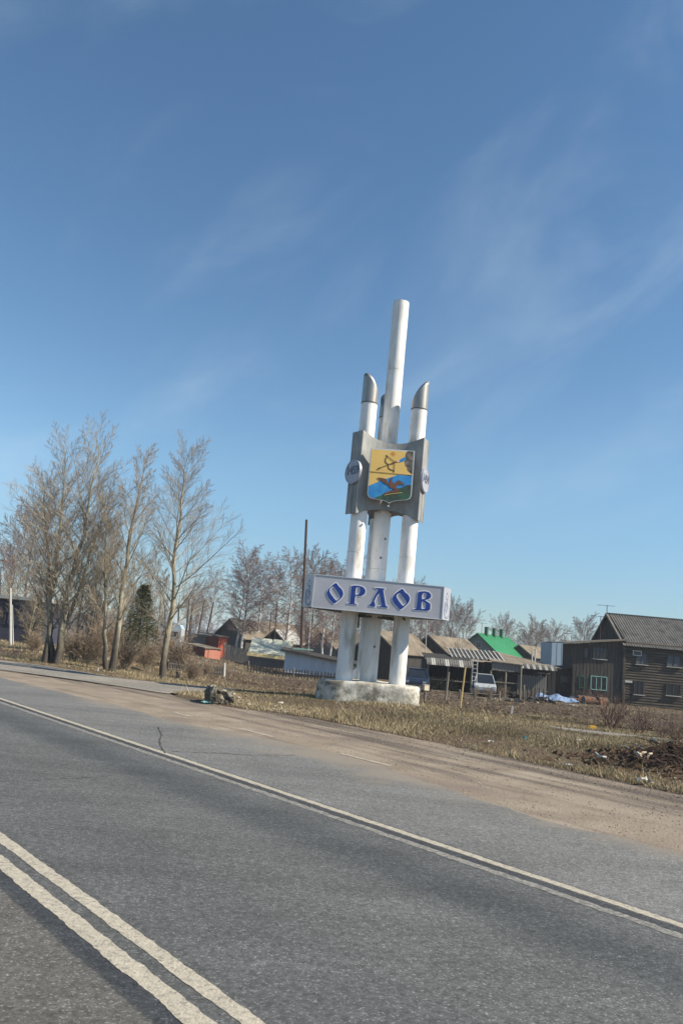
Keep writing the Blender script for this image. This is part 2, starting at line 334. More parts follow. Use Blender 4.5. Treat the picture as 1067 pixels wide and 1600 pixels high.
nz_ = N_.new('ShaderNodeTexNoise'); nz_.inputs['Scale'].default_value = 4; L_.new(tc_.outputs['Object'], nz_.inputs['Vector'])
ma_ = N_.new('ShaderNodeMath'); ma_.operation = 'MULTIPLY_ADD'; L_.new(nz_.outputs['Fac'], ma_.inputs[0]); ma_.inputs[1].default_value = 1.6; L_.new(sp_.outputs[2], ma_.inputs[2])
mr_ = N_.new('ShaderNodeMapRange'); L_.new(ma_.outputs[0], mr_.inputs[0]); mr_.inputs[1].default_value = 1.2; mr_.inputs[2].default_value = 2.8; mr_.inputs[3].default_value = 1; mr_.inputs[4].default_value = 0
mx_ = N_.new('ShaderNodeMixRGB'); L_.new(mr_.outputs[0], mx_.inputs['Fac']); L_.new(src, mx_.inputs['Color1']); mx_.inputs['Color2'].default_value = (.075, .063, .05, 1); L_.new(mx_.outputs[0], b_.inputs['Base Color'])
K['bark_pop_low'] = mat('dark_poplar_bark', [(.045, .038, .03), (.10, .085, .065), (.2, .18, .14)], scale=8, detail=7, rough=.95, stretch=(1, 1, .3), bump=1)
K['twig_pop'] = mat('poplar_twig', [(.24, .195, .14), (.40, .33, .245)], scale=1.2, rough=.9)
K['twig_brown'] = mat('brown_twig', [(.20, .15, .105), (.34, .26, .18)], scale=1.1, rough=.95)
K['twig_birch'] = mat('birch_twig', [(.15, .105, .095), (.26, .19, .165)], scale=1.1, rough=.95)
K['bark_birch'] = mat('birch_bark', [(.12, .11, .10), (.52, .50, .46), (.66, .64, .6)], scale=3.5, detail=6, rough=.8, stretch=(1, 1, 3.5), bump=.2)
K['sap'] = mat('reddish_sapling_bark', [(.10, .06, .05), (.19, .125, .10)], scale=2)
K['needle'] = mat('spruce_needles', [(.05, .055, .022), (.095, .095, .038), (.14, .13, .055)], scale=2, rough=.9)
K['grass'] = mat('dry_grass', [(.95, .95, .95), (1.05, 1.05, 1.05)], scale=.7, rough=.95, space='World', attr='tint')
K['stone'] = mat('rubble_stone', [(.24, .21, .16), (.46, .42, .34), (.6, .56, .47)], scale=4, rough=.95, bump=.6, bscale=20)
K['rubble'] = mat('tan_rubble', [(.13, .105, .075), (.27, .225, .165), (.45, .39, .30)], scale=2.2, rough=.95, space='World')
K['darkstone'] = mat('mossy_concrete', [(.05, .045, .035), (.12, .105, .08), (.42, .38, .30)], scale=5, detail=8, rough=1, bump=1, bscale=16)
K['log'] = mat('weathered_log', [(.042, .034, .027), (.08, .066, .052), (.155, .13, .10)], scale=1.6, detail=8, rough=.9, stretch=(.5, 1, 5), bump=.4, bscale=9)
K['board'] = mat('weathered_vertical_board', [(.034, .030, .027), (.066, .058, .05), (.12, .105, .088)], scale=2, detail=8, rough=.9, stretch=(7, 7, .35), bump=.3)
K['board_dark'] = mat('dark_board', [(.018, .017, .016), (.038, .034, .031), (.068, .06, .05)], scale=2, detail=7, rough=.9, stretch=(6, 6, .4))
K['board_grey'] = mat('grey_board', [(.10, .095, .085), (.17, .16, .14), (.23, .215, .19)], scale=2.4, detail=7, rough=.9, stretch=(5, 5, .5))
K['slate'] = mat('old_corrugated_slate', [(.085, .08, .072), (.15, .14, .125), (.20, .19, .168)], scale=2.2, detail=8, rough=.95, bump=.2, c2=(.07, .066, .058), scale2=.8, f2=.6)
K['slate_pale'] = mat('pale_slate', [(.30, .29, .26), (.42, .41, .38)], scale=3, rough=.9)
K['roof_brown'] = mat('brown_roofing', [(.12, .095, .068), (.2, .165, .12), (.27, .225, .165)], scale=1.4, detail=7, rough=.95, c2=(.09, .07, .05), scale2=.7, f2=.58)
K['green_roof'] = mat('green_painted_roof', [(.03, .20, .08), (.04, .26, .10)], scale=.8, rough=.45)
K['green_dark'] = mat('dark_green_trim', [(.015, .10, .05), (.02, .13, .06)], scale=2, rough=.6)
K['green_wall'] = mat('grey_green_wall', [(.16, .22, .19), (.20, .27, .23)], scale=2, rough=.8)
K['glass'] = mat('window_glass', [(.012, .016, .022), (.03, .04, .05)], scale=1.5, rough=.12, spec=.6)
K['mint'] = mat('mint_paint', [(.22, .42, .35), (.30, .50, .42)], scale=5, rough=.6)
K['offwhite'] = mat('offwhite_paint', [(.45, .44, .40), (.6, .58, .54)], scale=6, rough=.7)
K['curtain'] = mat('curtain', [(.07, .08, .095), (.14, .155, .17)], scale=5, stretch=(5, 1, .6), rough=.9)
K['red'] = mat('red_lead_paint', [(.40, .15, .10), (.50, .21, .145)], scale=2.5, rough=.7, stretch=(5, 5, .6))
K['red_bright'] = mat('orange_red_paint', [(.34, .06, .03), (.42, .085, .04)], scale=2.5, rough=.6)
K['red_shaded'] = mat('shaded_red_paint', [(.13, .03, .02), (.19, .045, .03)], scale=2.5, rough=.7)  # darker copy of the shed red, shade of the sides put into colour
K['cream'] = mat('cream_panel', [(.42, .42, .33), (.52, .52, .42), (.56, .55, .45)], scale=1.2, detail=7, rough=.8, bump=.1)
K['ochre'] = mat('rusty_cream', [(.34, .26, .12), (.42, .34, .19)], scale=3, rough=.85)
K['bluewall'] = mat('bluish_whitewash', [(.36, .41, .48), (.48, .53, .6)], scale=2.4, detail=7, rough=.9, stretch=(1, 1, .4))
K['darkblue'] = mat('dark_blue_cladding', [(.035, .035, .055), (.06, .058, .085)], scale=1.2, rough=.8)
K['greywall'] = mat('grey_fence_wall', [(.2, .195, .185), (.27, .26, .24)], scale=3, rough=.9, stretch=(6, 6, .5))
K['carwhite'] = mat('white_car_paint', [(.42, .44, .45), (.5, .52, .52)], scale=3, rough=.3, spec=.5)
K['tyre'] = mat('tyre_rubber', [(.02, .02, .02), (.035, .033, .03)], scale=9)
K['hub'] = mat('wheel_hub', [(.35, .35, .35), (.42, .42, .42)], scale=9, rough=.4, metal=.7)
K['lamp'] = mat('lamp_glass', [(.5, .5, .48), (.6, .6, .58)], scale=9, rough=.15)
K['redlamp'] = mat('red_lamp_glass', [(.4, .02, .02), (.45, .03, .03)], scale=9, rough=.2)
K['carblue'] = mat('blue_car_paint', [(.015, .025, .05), (.025, .04, .075)], scale=3, rough=.3, spec=.5)
K['pole'] = mat('tarred_timber', [(.055, .035, .028), (.11, .07, .055)], scale=3, rough=.9, stretch=(4, 4, .3))
K['conpole'] = mat('concrete_pole', [(.42, .41, .37), (.52, .5, .46)], scale=4, rough=.9)
K['rust'] = mat('rusty_pole_paint', [(.52, .37, .14), (.66, .50, .22)], scale=5, rough=.8)
K['rusted'] = mat('rust', [(.10, .045, .025), (.24, .11, .05)], scale=4, rough=.95)
K['tan'] = mat('tan_box', [(.50, .42, .31), (.60, .52, .40)], scale=5, rough=.8)
K['post_grey'] = mat('grey_post', [(.16, .13, .10), (.27, .23, .18)], scale=6, rough=.9)
K['kerbyel'] = mat('yellow_block', [(.62, .34, .04), (.7, .42, .07)], scale=9, rough=.8)
K['litter'] = mat('pale_litter', [(.40, .37, .31), (.58, .55, .49)], scale=8, rough=.8)
K['bone'] = mat('bare_pale_wood', [(.5, .41, .29), (.66, .57, .43)], scale=8, rough=.8)
K['teal'] = mat('teal_litter', [(.16, .38, .36), (.25, .48, .46)], scale=8, rough=.6)
K['tarp'] = mat('blue_tarpaulin', [(.13, .20, .33), (.24, .32, .46)], scale=3, rough=.5, bump=.6, bscale=4)
K['firewood'] = mat('firewood', [(.14, .09, .05), (.30, .20, .10)], scale=9, rough=.95)
K['bluehaze'] = mat('blue_grey_cladding', [(.30, .39, .46), (.35, .44, .51)], scale=.6, rough=.8)
K['wood'] = mat('grey_timber', [(.17, .14, .105), (.30, .255, .2)], scale=4, rough=.9, stretch=(3, 3, .5))
K['hill'] = mat('far_wood', [(.045, .05, .055), (.075, .075, .07)], scale=.05, space='World')

# ------------------------------------------------------------------ setting
def cdt_sheet(name, poly, zf, step, m, bounds, parent=None, graded=False):
    pts = [Vector(p) for p in poly]; nb = len(pts)
    xs = np.arange(bounds[0], bounds[1], step); ys = np.arange(bounds[2], bounds[3], step)
    X, Y = np.meshgrid(xs, ys); X = X.ravel(); Y = Y.ravel(); k = inpoly(poly, X, Y); X = X[k]; Y = Y[k]
    pts += [Vector((a, b)) for a, b in zip(X, Y)]
    vo, eo, fo, *_ = geometry.delaunay_2d_cdt(pts, [(i, (i + 1) % nb) for i in range(nb)], [tuple(range(nb))], 1, 1e-4)
    z = zf(np.array([v.x for v in vo]), np.array([v.y for v in vo]))
    me = bpy.data.meshes.new(name); me.from_pydata([(v.x, v.y, float(h)) for v, h in zip(vo, z)], [], [tuple(f) for f in fo]); me.materials.append(m); me.update()
    if me.polygons and me.polygons[0].normal.z < 0: me.flip_normals()
    o = link(name, me, parent); o['kind'] = 'structure'; return o
# ground
xs = np.unique(np.concatenate([np.arange(-30, 30, .3), np.arange(-90, -30, 2.5), np.arange(30, 90, 2.5), np.array([-2500, -1200, -600, -300, -180, -120, 90, 120, 180, 300, 600, 1200, 2500])]))
ys = np.unique(np.concatenate([np.array([-300, -100, -40, -15, -6, 0, 4]), np.arange(5, 45, .3), np.arange(45, 90, 1.5), np.array([90, 95, 100, 110, 120, 135, 150, 180, 220, 300, 450, 700, 1200, 2500])]))
X, Y = np.meshgrid(xs, ys); Z = terrain_z(X, Y)
nx, ny = len(xs), len(ys)
me = bpy.data.meshes.new('ground')
idx = np.arange(nx * ny).reshape(ny, nx); F = np.stack([idx[:-1, :-1], idx[:-1, 1:], idx[1:, 1:], idx[1:, :-1]], -1).reshape(-1, 4)
me.from_pydata(np.stack([X.ravel(), Y.ravel(), Z.ravel()], 1).tolist(), [], F.tolist()); me.materials.append(K['ground']); me.update()
me.polygons.foreach_set('use_smooth', [True] * len(me.polygons))
g = link('ground', me); g['kind'] = 'structure'
# dirt verge and roads
DIRT_R = ragged([DIRT[0], DIRT[1]], 4, 0, _r0, False) + ragged(DIRT[1:], .22, .13, _r0, False) + [DIRT[-1]]
DIRT_R = [p for i, p in enumerate(DIRT_R)]
cdt_sheet('dirt_verge', DIRT_R, lambda x, y: smooth_z(x, y) + .0, .8, K['dirt'], (-40, 30, -5, 40))
edge = [(-3.64, 7.40), (-5.0, 7.15), (-7.0, 7.55), (-7.9, 7.72), (-9.5, 7.9), (-10.9, 7.65), (-12.9, 7.25), (-15.3, 7.4), (-17.3, 7.2), (-21, 6.95), (-30, 7.2), (-75, 7.2)]
rb = [road_pt(-7, -75), road_pt(-7, 45), road_pt(7.4, 45)] + [road_pt(n_, t_) for t_, n_ in edge]
MAIN_R = ragged(rb[:3], 6, 0, _r0, False) + ragged(rb[2:], .14, .10, _r0, False) + [rb[-1]]
main_road = cdt_sheet('main_road', MAIN_R, lambda x, y: np.zeros_like(x) + .012, 4, K['asphalt'], (-60, 40, -30, 60))
side_r = ragged(SIDE, .3, .05, _r0, True)
cdt_sheet('side_road', side_r, lambda x, y: smooth_z(x, y) + .02, .6, K['side_asphalt'], (-35, 26, 14, 42))
def strip(name, n0, n1, t0, t1, m, z, amp, step=.03, seed=1, gaps=None):
    rng = random.Random(seed); mb = MB(); vs = []; fs = []; T = np.arange(t0, t1, step); w0 = w1 = 0
    for i, t in enumerate(T):
        w0 = .5 * w0 + rng.uniform(-1, 1) * amp; w1 = .5 * w1 + rng.uniform(-1, 1) * amp
        a = road_pt(n0 + w0, t); b = road_pt(n1 + w1, t); vs += [(*a, z), (*b, z)]
        if i and not (gaps and gaps(t)): fs.append((2 * i - 2, 2 * i - 1, 2 * i + 1, 2 * i))
    mb.add(vs, fs); o = mb.build(name, m); o['kind'] = 'structure'
    bm = bmesh.new(); bm.from_mesh(o.data); bm.normal_update(); bmesh.ops.reverse_faces(bm, faces=[f for f in bm.faces if f.normal.z < 0]); bm.to_mesh(o.data); bm.free(); return o
strip('centre_line', 2.14, 2.235, -60, 12, K['line'], .0142, .005, seed=1)
strip('centre_line', 1.945, 2.055, -60, 12, K['line'], .0142, .006, seed=2)
strip('edge_line', 5.285, 5.375, -60, 12, K['line'], .0142, .006, seed=3)
strip('edge_line', 5.07, 5.165, -60, 12, K['line_old'], .0142, .010, seed=4)
# broken faded third line out on the verge
K['line_faint'] = mat('faint_line_paint', [(.27, .23, .18), (.42, .38, .31)], scale=11, space='World')
strip('faded_line', 8.02, 8.11, -14.2, -6.5, K['line_faint'], .005, .012, seed=5, gaps=lambda t: (t * .37) % 1 < .62)
# dark strip along the edge step where the side road meets the verge
mb = MB(); sp = [(-30, 34.4), (-14, 26.1), (-9.5, 23.6), (-7, 22.3), (-5.4, 21.3), (-3.9, 20.15), (-3.2, 19.5)]
rng = random.Random(8); pts = ragged(sp, .12, .05, rng, False); vs = []; fs = []
for i, p in enumerate(pts):
    w = rng.uniform(.02, .065) * (1 if p[0] < -5.5 else .5); z = float(smooth_z(*p)) + .026
    vs += [(p[0], p[1] - w, z), (p[0], p[1] + w, z)]
    if i: fs.append((2 * i - 2, 2 * i, 2 * i + 1, 2 * i - 1))
mb.add(vs, fs); o = mb.build('asphalt_seam', K['seam']); o['kind'] = 'structure'
# crack in the shoulder asphalt
mb = MB(); vs = []; fs = []; pp = [gp(245, 1138), gp(252, 1150), gp(247, 1160), gp(254, 1172), gp(258, 1180)]
pts = ragged([(p.x, p.y) for p in pp], .05, .03, rng, False)
for i, p in enumerate(pts):
    w = rng.uniform(.003, .015); vs += [(p[0] - w, p[1], .0165), (p[0] + w, p[1], .0165)]
    if i: fs.append((2 * i - 2, 2 * i - 1, 2 * i + 1, 2 * i))
mb.add(vs, fs); o = mb.build('asphalt_crack', K['seam']); o['kind'] = 'structure'
SOIL = [(-4, 33), (2, 31.5), (8, 30.5), (16, 27.5), (30, 20), (40, 30), (40, 56), (20, 57), (8, 58.5), (-2, 60), (-8, 56), (-6, 46), (-9, 42), (-5, 36)]
cdt_sheet('dug_soil', ragged(SOIL, .5, .6, _r0), lambda x, y: terrain_z(x, y) + .03, .6, K['soil'], (-12, 41, 19, 61))
for k_, (n0_, t0_, n1_, t1_, w_) in enumerate(((5.5, -9.6, 7.2, -9.1, .014), (2.5, -8.1, 4.9, -8.6, .008), (-1.5, -4.6, 1.6, -4.2, .007))):
    rng = random.Random(40 + k_); vs = []; fs = []; pts = ragged([road_pt(n0_, t0_), road_pt((n0_ + n1_) / 2 + .1, (t0_ + t1_) / 2 + .2), road_pt(n1_, t1_)], .05, .06, rng, False)
    for i, p in enumerate(pts):
        w = w_ * rng.uniform(.2, 1); vs += [(p[0], p[1] - w, .0155), (p[0], p[1] + w, .0155)]
        if i: fs.append((2 * i - 2, 2 * i, 2 * i + 1, 2 * i - 1))
    o = MB().add(vs, fs).build('asphalt_crack', K['seam']); o['kind'] = 'structure'
# far wooded rise on the horizon
mb = MB(); rng = random.Random(2); vs = []; fs = []
for i in range(141):
    a = rad(-35 + i * .5); R = 900; h = 5 + 3 * math.sin(i * .23) + 1.5 * math.sin(i * .71) + rng.uniform(0, 1.5)
    for (rr, hh) in ((R, -6), (R + 4, h * .8), (R + 60, h), (R + 200, -8)): vs.append((rr * math.sin(a), rr * math.cos(a), hh))
    if i:
        for k in range(3): q = 4 * i + k; fs.append((q - 4, q, q + 1, q - 3))
mb.add(vs, fs); o = mb.build('hills', K['hill'], smooth=True); o['kind'] = 'structure'

# ------------------------------------------------------------------ flat shapes traced as curves
def catmull(pts, k=4):
    n = len(pts); out = []
    for i in range(n):
        p0, p1, p2, p3 = (Vector(pts[(i + j - 1) % n]) for j in range(4))
        for s in range(k):
            t = s / k; out.append(tuple(.5 * ((2 * p1) + (p2 - p0) * t + (2 * p0 - 5 * p1 + 4 * p2 - p3) * t * t + (-p0 + 3 * p1 - 3 * p2 + p3) * t ** 3)))
    return out
def area(p): return sum(p[i][0] * p[(i + 1) % len(p)][1] - p[(i + 1) % len(p)][0] * p[i][1] for i in range(len(p))) / 2
def flat(name, loops, depth, m, parent, off=0.0, front=0.0):
    """loops of (u, z): first is the outline, others holes; plate facing local -Y with its back at y=front"""
    cu = bpy.data.curves.new(name, 'CURVE'); cu.dimensions = '2D'; cu.fill_mode = 'BOTH'; cu.extrude = depth / 2; cu.offset = off
    for i, lp in enumerate(loops):
        if (area(lp) > 0) != (i == 0): lp = lp[::-1]
        s = cu.splines.new('POLY'); s.points.add(len(lp) - 1)
        for q, p in zip(s.points, lp): q.co = (p[0], p[1], 0, 1)
        s.use_cyclic_u = True
    o = bpy.data.objects.new(name, cu); col.objects.link(o)
    dg = C.evaluated_depsgraph_get(); me = bpy.data.meshes.new_from_object(o.evaluated_get(dg)); bpy.data.objects.remove(o)
    me.transform(Matrix.Rotation(rad(90), 4, 'X')); me.transform(Matrix.Translation((0, front - depth / 2, 0)))
    me.materials.clear(); me.materials.append(m); me.name = name
    return link(name, me, parent)
def text_mesh(name, body, size, m, parent, depth=.012, width=None, xs=1.0):
    cu = bpy.data.curves.new(name, 'FONT'); cu.body = body; cu.size = size; cu.align_x = 'CENTER'; cu.align_y = 'CENTER'; cu.extrude = depth / 2; cu.offset = .004
    o = bpy.data.objects.new(name, cu); col.objects.link(o); dg = C.evaluated_depsgraph_get(); me = bpy.data.meshes.new_from_object(o.evaluated_get(dg)); bpy.data.objects.remove(o)
    me.transform(Matrix.Diagonal((xs, 1, 1, 1))); me.transform(Matrix.Rotation(rad(90), 4, 'X')); me.materials.clear(); me.materials.append(m); me.name = name
    return link(name, me, parent)
def stroke(pts, w):
    l = []; r = []
    n = len(pts)
    for i in range(n):
        a = Vector(pts[max(0, i - 1)]); b = Vector(pts[min(n - 1, i + 1)]); d = (b - a).normalized(); m = Vector((-d.y, d.x)) * w / 2; p = Vector(pts[i]); l.append(tuple(p + m)); r.append(tuple(p - m))
    return l + r[::-1]

# ------------------------------------------------------------------ the monument
MX, MY = 1.24, 24.6; YAW = rad(6); LEAN = .0085
mon = thing('city_monument', 'tall white pillar monument with silver name board and painted shield on a concrete base', 'monument', (MX, MY, 0))
mon.rotation_euler = (0, LEAN, 0)
RP = .92
def pillar(x, y, r, h, m, z0=.3, cap=None, rings=24, seed=0):
    rng = random.Random(seed); vs = []; fs = []; n = 28
    zs = [z0 + (h - z0) * i / rings for i in range(rings + 1)]
    for z in zs:
        for k in range(n):
            t = 6.28318 * k / n; q = r * (1 + rng.uniform(-.006, .006)); jj = rng.uniform(-.02, .01) if (z == zs[-1] and cap is None) else 0
            vs.append((x + q * math.cos(t), y + q * math.sin(t), z + jj))
    for i in range(rings):
        for k in range(n): fs.append((i * n + k, i * n + (k + 1) % n, (i + 1) * n + (k + 1) % n, (i + 1) * n + k))
    mb = MB().add(vs, fs); o = mb.build('pillar', m, mon, smooth=True)
    if cap is None:
        MB().tube((x, y, h - .01), (x, y, h + .012), r - .002, r - .006, n=28).build('pillar_top', K['white_old'], o)
    for zz in ([3.95, 7.95, 10.4] if cap is None else [4.35]):     # joint collars between pipe lengths
        jb = MB(); jb.tube((x, y, zz), (x, y, zz + .018), r + .004, n=28); jb.build('joint', K['white_old'], o)
    # bolt holes / knocks
    if cap:
        ox, oy = cap; ang = math.atan2(oy, ox); vs = []; fs = []; n = 32; r2 = r + .008; zb = h; 
        for lev in range(9):
            for k in range(n):
                t = 6.28318 * k / n; c = (1 + math.cos(t - ang)) / 2; top = zb + .12 + .80 * c ** .8
                z = zb - .02 + (top - zb + .02) * lev / 8; vs.append((x + r2 * math.cos(t), y + r2 * math.sin(t), z))
        for lev in range(8):
            for k in range(n): fs.append((lev * n + k, lev * n + (k + 1) % n, lev * n + n + (k + 1) % n, lev * n + n + k))
        fs.append(tuple(range(8 * n, 9 * n)))
        MB().add(vs, fs).build('steel_cap', K['cap'], o, smooth=True)
        MB().tube((x, y, h - .03), (x, y, h + .0), r + .014, n=28).build('cap_ring', K['under'], o)
    return o
for i, a in enumerate((-150, -30, 90)):
    t = rad(a) + YAW; ox, oy = RP * math.cos(t), RP * math.sin(t)
    pillar(ox, oy, .248, 9.08, K['white'], cap=(math.cos(t), math.sin(t)), seed=i)
cp = pillar(0, 0, .262, 12.74, K['white_old'] if 0 else K['white'], seed=7)
kb = MB()
rng = random.Random(4)
for (a, z) in ((-80, 4.3), (-95, 6.0), (-60, 4.9), (-70, 1.6)):
    kb.tube((.25 * math.cos(rad(a)), .25 * math.sin(rad(a)), z), (.268 * math.cos(rad(a)), .268 * math.sin(rad(a)), z), .035, n=8)
kb.build('bolt_hole', K['under'], cp)
# concrete base: rounded triangle with an uneven skin
vs = []; fs = []; prof = [(-.35, 1.0), (-.1, 1.0), (0, 1.0), (.08, .995), (.16, 1.0), (.24, .99), (.32, .995), (.40, .985), (.47, .985), (.52, .972), (.548, .95), (.556, .90), (.56, .7), (.56, .4), (.56, .02)]
outl = []
rc, RR = .68, .96
for i, a in enumerate((-150, -30, 90)):
    cx, cy = RR * math.cos(rad(a)), RR * math.sin(rad(a))
    for k in range(13):
        t = rad(a - 60 + 120 * k / 12); outl.append((cx + rc * math.cos(t), cy + rc * math.sin(t)))
    b = rad(a + 60); nx2 = RR * math.cos(rad(a + 120)), RR * math.sin(rad(a + 120))
    p0 = outl[-1]; t = rad(a + 60); p1 = (nx2[0] + rc * math.cos(t), nx2[1] + rc * math.sin(t))
    for k in range(1, 12): outl.append((p0[0] + (p1[0] - p0[0]) * k / 12, p0[1] + (p1[1] - p0[1]) * k / 12))
n = len(outl)
for j, (z, s) in enumerate(prof):
    for k, (x, y) in enumerate(outl):
        w = 1 + .008 * math.sin(k * .7 + z * 5) + .006 * math.sin(k * 2.3) + rng.uniform(-.005, .005)
        w = 1 + (w - 1) * min(1, s * 1.1)
        vs.append((x * s * w, y * s * w, z + rng.uniform(-.005, .005) - (.03 * sstep(-.5, -1.5, x) if z > .4 else 0)))
for j in range(len(prof) - 1):
    for k in range(n): fs.append((j * n + k, j * n + (k + 1) % n, (j + 1) * n + (k + 1) % n, (j + 1) * n + k))
o = MB().add(vs, fs).build('concrete_base', K['concrete'], mon, smooth=True); o.rotation_euler[2] = rad(1.5); o.scale = (1.02, .95, 1)

# emblem block: truncated triangle, three hollowed faces
def tri_block(front, inr_d, w, arcs, depth, ztop, zbot, dip, nseg=12):
    """front: width of each big face; w: width of the narrow corner faces"""
    L = front + 2 * w; inr = L / (2 * math.sqrt(3)); ring = []
    for f in range(3):
        R = Matrix.Rotation(rad(120 * f), 2)
        for k in range(nseg + 1):
            s = -1 + 2 * k / nseg; c = 1 - s * s
            p = R @ Vector((s * front / 2, -inr + depth * c)); ring.append((p.x, p.y, ztop - dip * c, zbot + dip * c, s))
    return ring, inr
ring, inr = tri_block(1.90, 0, .50, 0, .265, 8.10, 5.50, .25)
n = len(ring); vs = [(x, y, zt) for x, y, zt, zb, s in ring] + [(x, y, zb) for x, y, zt, zb, s in ring]
emb = bpy.data.objects.new('emblem_block', None)
fs = [(k, (k + 1) % n, n + (k + 1) % n, n + k) for k in range(n)]
mb = MB().add(vs, fs)
emb = mb.build('emblem_block', K['galv'], mon); emb.rotation_euler[2] = YAW
# lids (a fan to the centre) at top and bottom, slightly sunk
vs2 = [(0, 0, 7.80)] + [(x * .985, y * .985, zt - .02) for x, y, zt, zb, s in ring]; fs2 = [(0, 1 + k, 1 + (k + 1) % n) for k in range(n)]
MB().add(vs2, fs2).build('top_lid', K['under'], emb)
vs2 = [(0, 0, 5.8)] + [(x * .985, y * .985, zb + .02) for x, y, zt, zb, s in ring]
MB().add(vs2, fs2).build('bottom_lid', K['under'], emb)
for f in range(3):       # folded edge strips along the vertical corners
    for s in (-1, 1):
        tb = MB(); R = Matrix.Rotation(rad(120 * f), 2); p = R @ Vector((s * .953, -inr - .004)); tb.box((p.x, p.y, 6.8), (.018, .018, 2.6), (0, 0, rad(120 * f))); tb.build('edge_trim', K['galv'], emb)
# horizontal panel seams on the narrow faces
for f in range(3):
    sb = MB(); a = rad(-30 + 120 * f); d = inr + 0
    cd = (1.90 + 2 * .50) / math.sqrt(3) - .50 * math.sqrt(3) / 2 + .002
    sb.box((cd * math.cos(a) , cd * math.sin(a), 6.1), (.012, .012, 1.15), (0, 0, a)); sb.build('panel_seam', K['under'], emb)
def medallion(a, z):
    cd = (1.90 + 2 * .50) / math.sqrt(3) - .50 * math.sqrt(3) / 2
    e = MB(); e.tube((0, 0, 0), (0, -.055, 0), .385, .38, n=40); d = e.build('medallion', K['disc'], mon)
    d.location = ((cd + .02) * math.cos(a), (cd + .02) * math.sin(a), z); d.rotation_euler[2] = a + rad(90)
    t = text_mesh('year_numerals', '1459', .37, K['numeral'], d, depth=.02, xs=.82); t.location = (0, -.06, .03)
    r = MB(); m = 40
    for k in range(m):
        t0 = 6.28318 * k / m; t1 = 6.28318 * (k + 1) / m
        r.box((.366 * math.cos((t0 + t1) / 2), -.060, .366 * math.sin((t0 + t1) / 2)), (.022, .016, .06), (0, -(t0 + t1) / 2, 0))
    r.build('rim', K['disc'], d)
    return d
for f in range(3): medallion(rad(-150 + 120 * f) + YAW, 6.80)
# shield on the front face, art traced in its own plane
SH = bpy.data.objects.new('shield_pivot', None)
nrm = Vector((math.sin(YAW), -math.cos(YAW), 0)); uax = Vector((math.cos(YAW), math.sin(YAW), 0))
P0 = Vector((MX + LEAN * 6.8, MY, 0)) + nrm * (inr + .05)
def to_plane(px, py):
    d = Vector(ray(px, py)); o = Vector((0, 0, CAMH)); t = (P0 - o).dot(nrm) / d.dot(nrm); q = o + d * t
    return ((q - P0).dot(uax), q.z - 6.8)
def S(pts): return [to_plane(570 + x / 12.553, 695 + y / 12.553) for x, y in pts]
SHO = [(110, 72), (965, 125), (950, 400), (930, 700), (908, 1000), (885, 1055), (820, 1085), (600, 1105), (520, 1125), (470, 1155), (420, 1118), (330, 1092), (130, 1062), (70, 1030), (42, 970), (62, 700), (85, 400)]
sh = flat('shield', [S(SHO)], .06, K['trim'], mon)
sh.location = (LEAN * 0 + nrm.x * (inr + .05), nrm.y * (inr + .05), 6.8); sh.rotation_euler[2] = YAW
def inset(pts, f=.965):
    cx = sum(p[0] for p in pts) / len(pts); cy = sum(p[1] for p in pts) / len(pts); return [(cx + (x - cx) * f, cy + (y - cy) * (f + .005)) for x, y in pts]
SHI = inset(SHO)
fy = -.062
def art(name, pts, m, lay): return flat(name, [S(pts)], .004, m, sh, front=fy - .004 * lay)
art('yellow_field', SHI, K['yellow'], 0)
art('blue_river', [(72, 815), (230, 745), (420, 670), (640, 598), (918, 606), (905, 785), (700, 880), (480, 910), (370, 965), (250, 1025), (150, 1057), (85, 1020), (58, 960)], K['sh_blue'], 1)
art('dark_ground', [(903, 790), (800, 800), (700, 850), (560, 880), (400, 945), (300, 1005), (170, 1058), (330, 1082), (420, 1106), (470, 1140), (520, 1113), (600, 1093), (815, 1072), (872, 1050), (890, 1000)], K['sh_ground'], 2)
art('rock_face', [(825, 128), (945, 136), (935, 400), (918, 585), (850, 530), (822, 500), (818, 450), (782, 410), (768, 345), (792, 285), (782, 235), (795, 175)], K['sh_rock'], 1)
art('dividing_line', stroke([(84, 537), (500, 570), (922, 606)], 9), K['sh_dark'], 3)
art('blue_sleeve', [(662, 312), (700, 280), (765, 248), (796, 288), (775, 322), (668, 352)], K['sh_blue'], 2)
art('hand', [(600, 328), (662, 314), (666, 346), (618, 350), (585, 348)], K['sh_pink'], 3)
art('bow', stroke([(405, 212), (428, 236), (400, 280), (388, 335), (415, 372), (456, 396), (446, 440), (466, 482), (512, 503), (552, 512), (560, 548)], 17), K['sh_dark'], 2)
art('bow_string', stroke([(410, 215), (562, 330), (574, 365), (562, 545)], 9), K['sh_dark'], 3)
art('arrow_shaft', stroke([(610, 328), (455, 398), (275, 470)], 11), K['sh_dark'], 4)
art('arrow_head', [(236, 488), (272, 448), (282, 464), (304, 486)], K['sh_dark'], 5)
art('gauntlet', [(515, 372), (545, 345), (612, 325), (606, 350), (560, 378)], K['sh_brown'], 6)
cr = 15; art('cross', [(545 - cr, 185 - 42), (545 + cr, 187 - 42), (545 + cr, 187 - cr), (545 + 46, 189 - cr), (545 + 46, 189 + cr), (545 + cr, 187 + cr), (545 + cr, 187 + 42), (545 - cr, 185 + 42), (545 - cr, 185 + cr), (545 - 46, 183 + cr), (545 - 46, 183 - cr), (545 - cr, 185 - cr)], K['sh_orange'], 1)
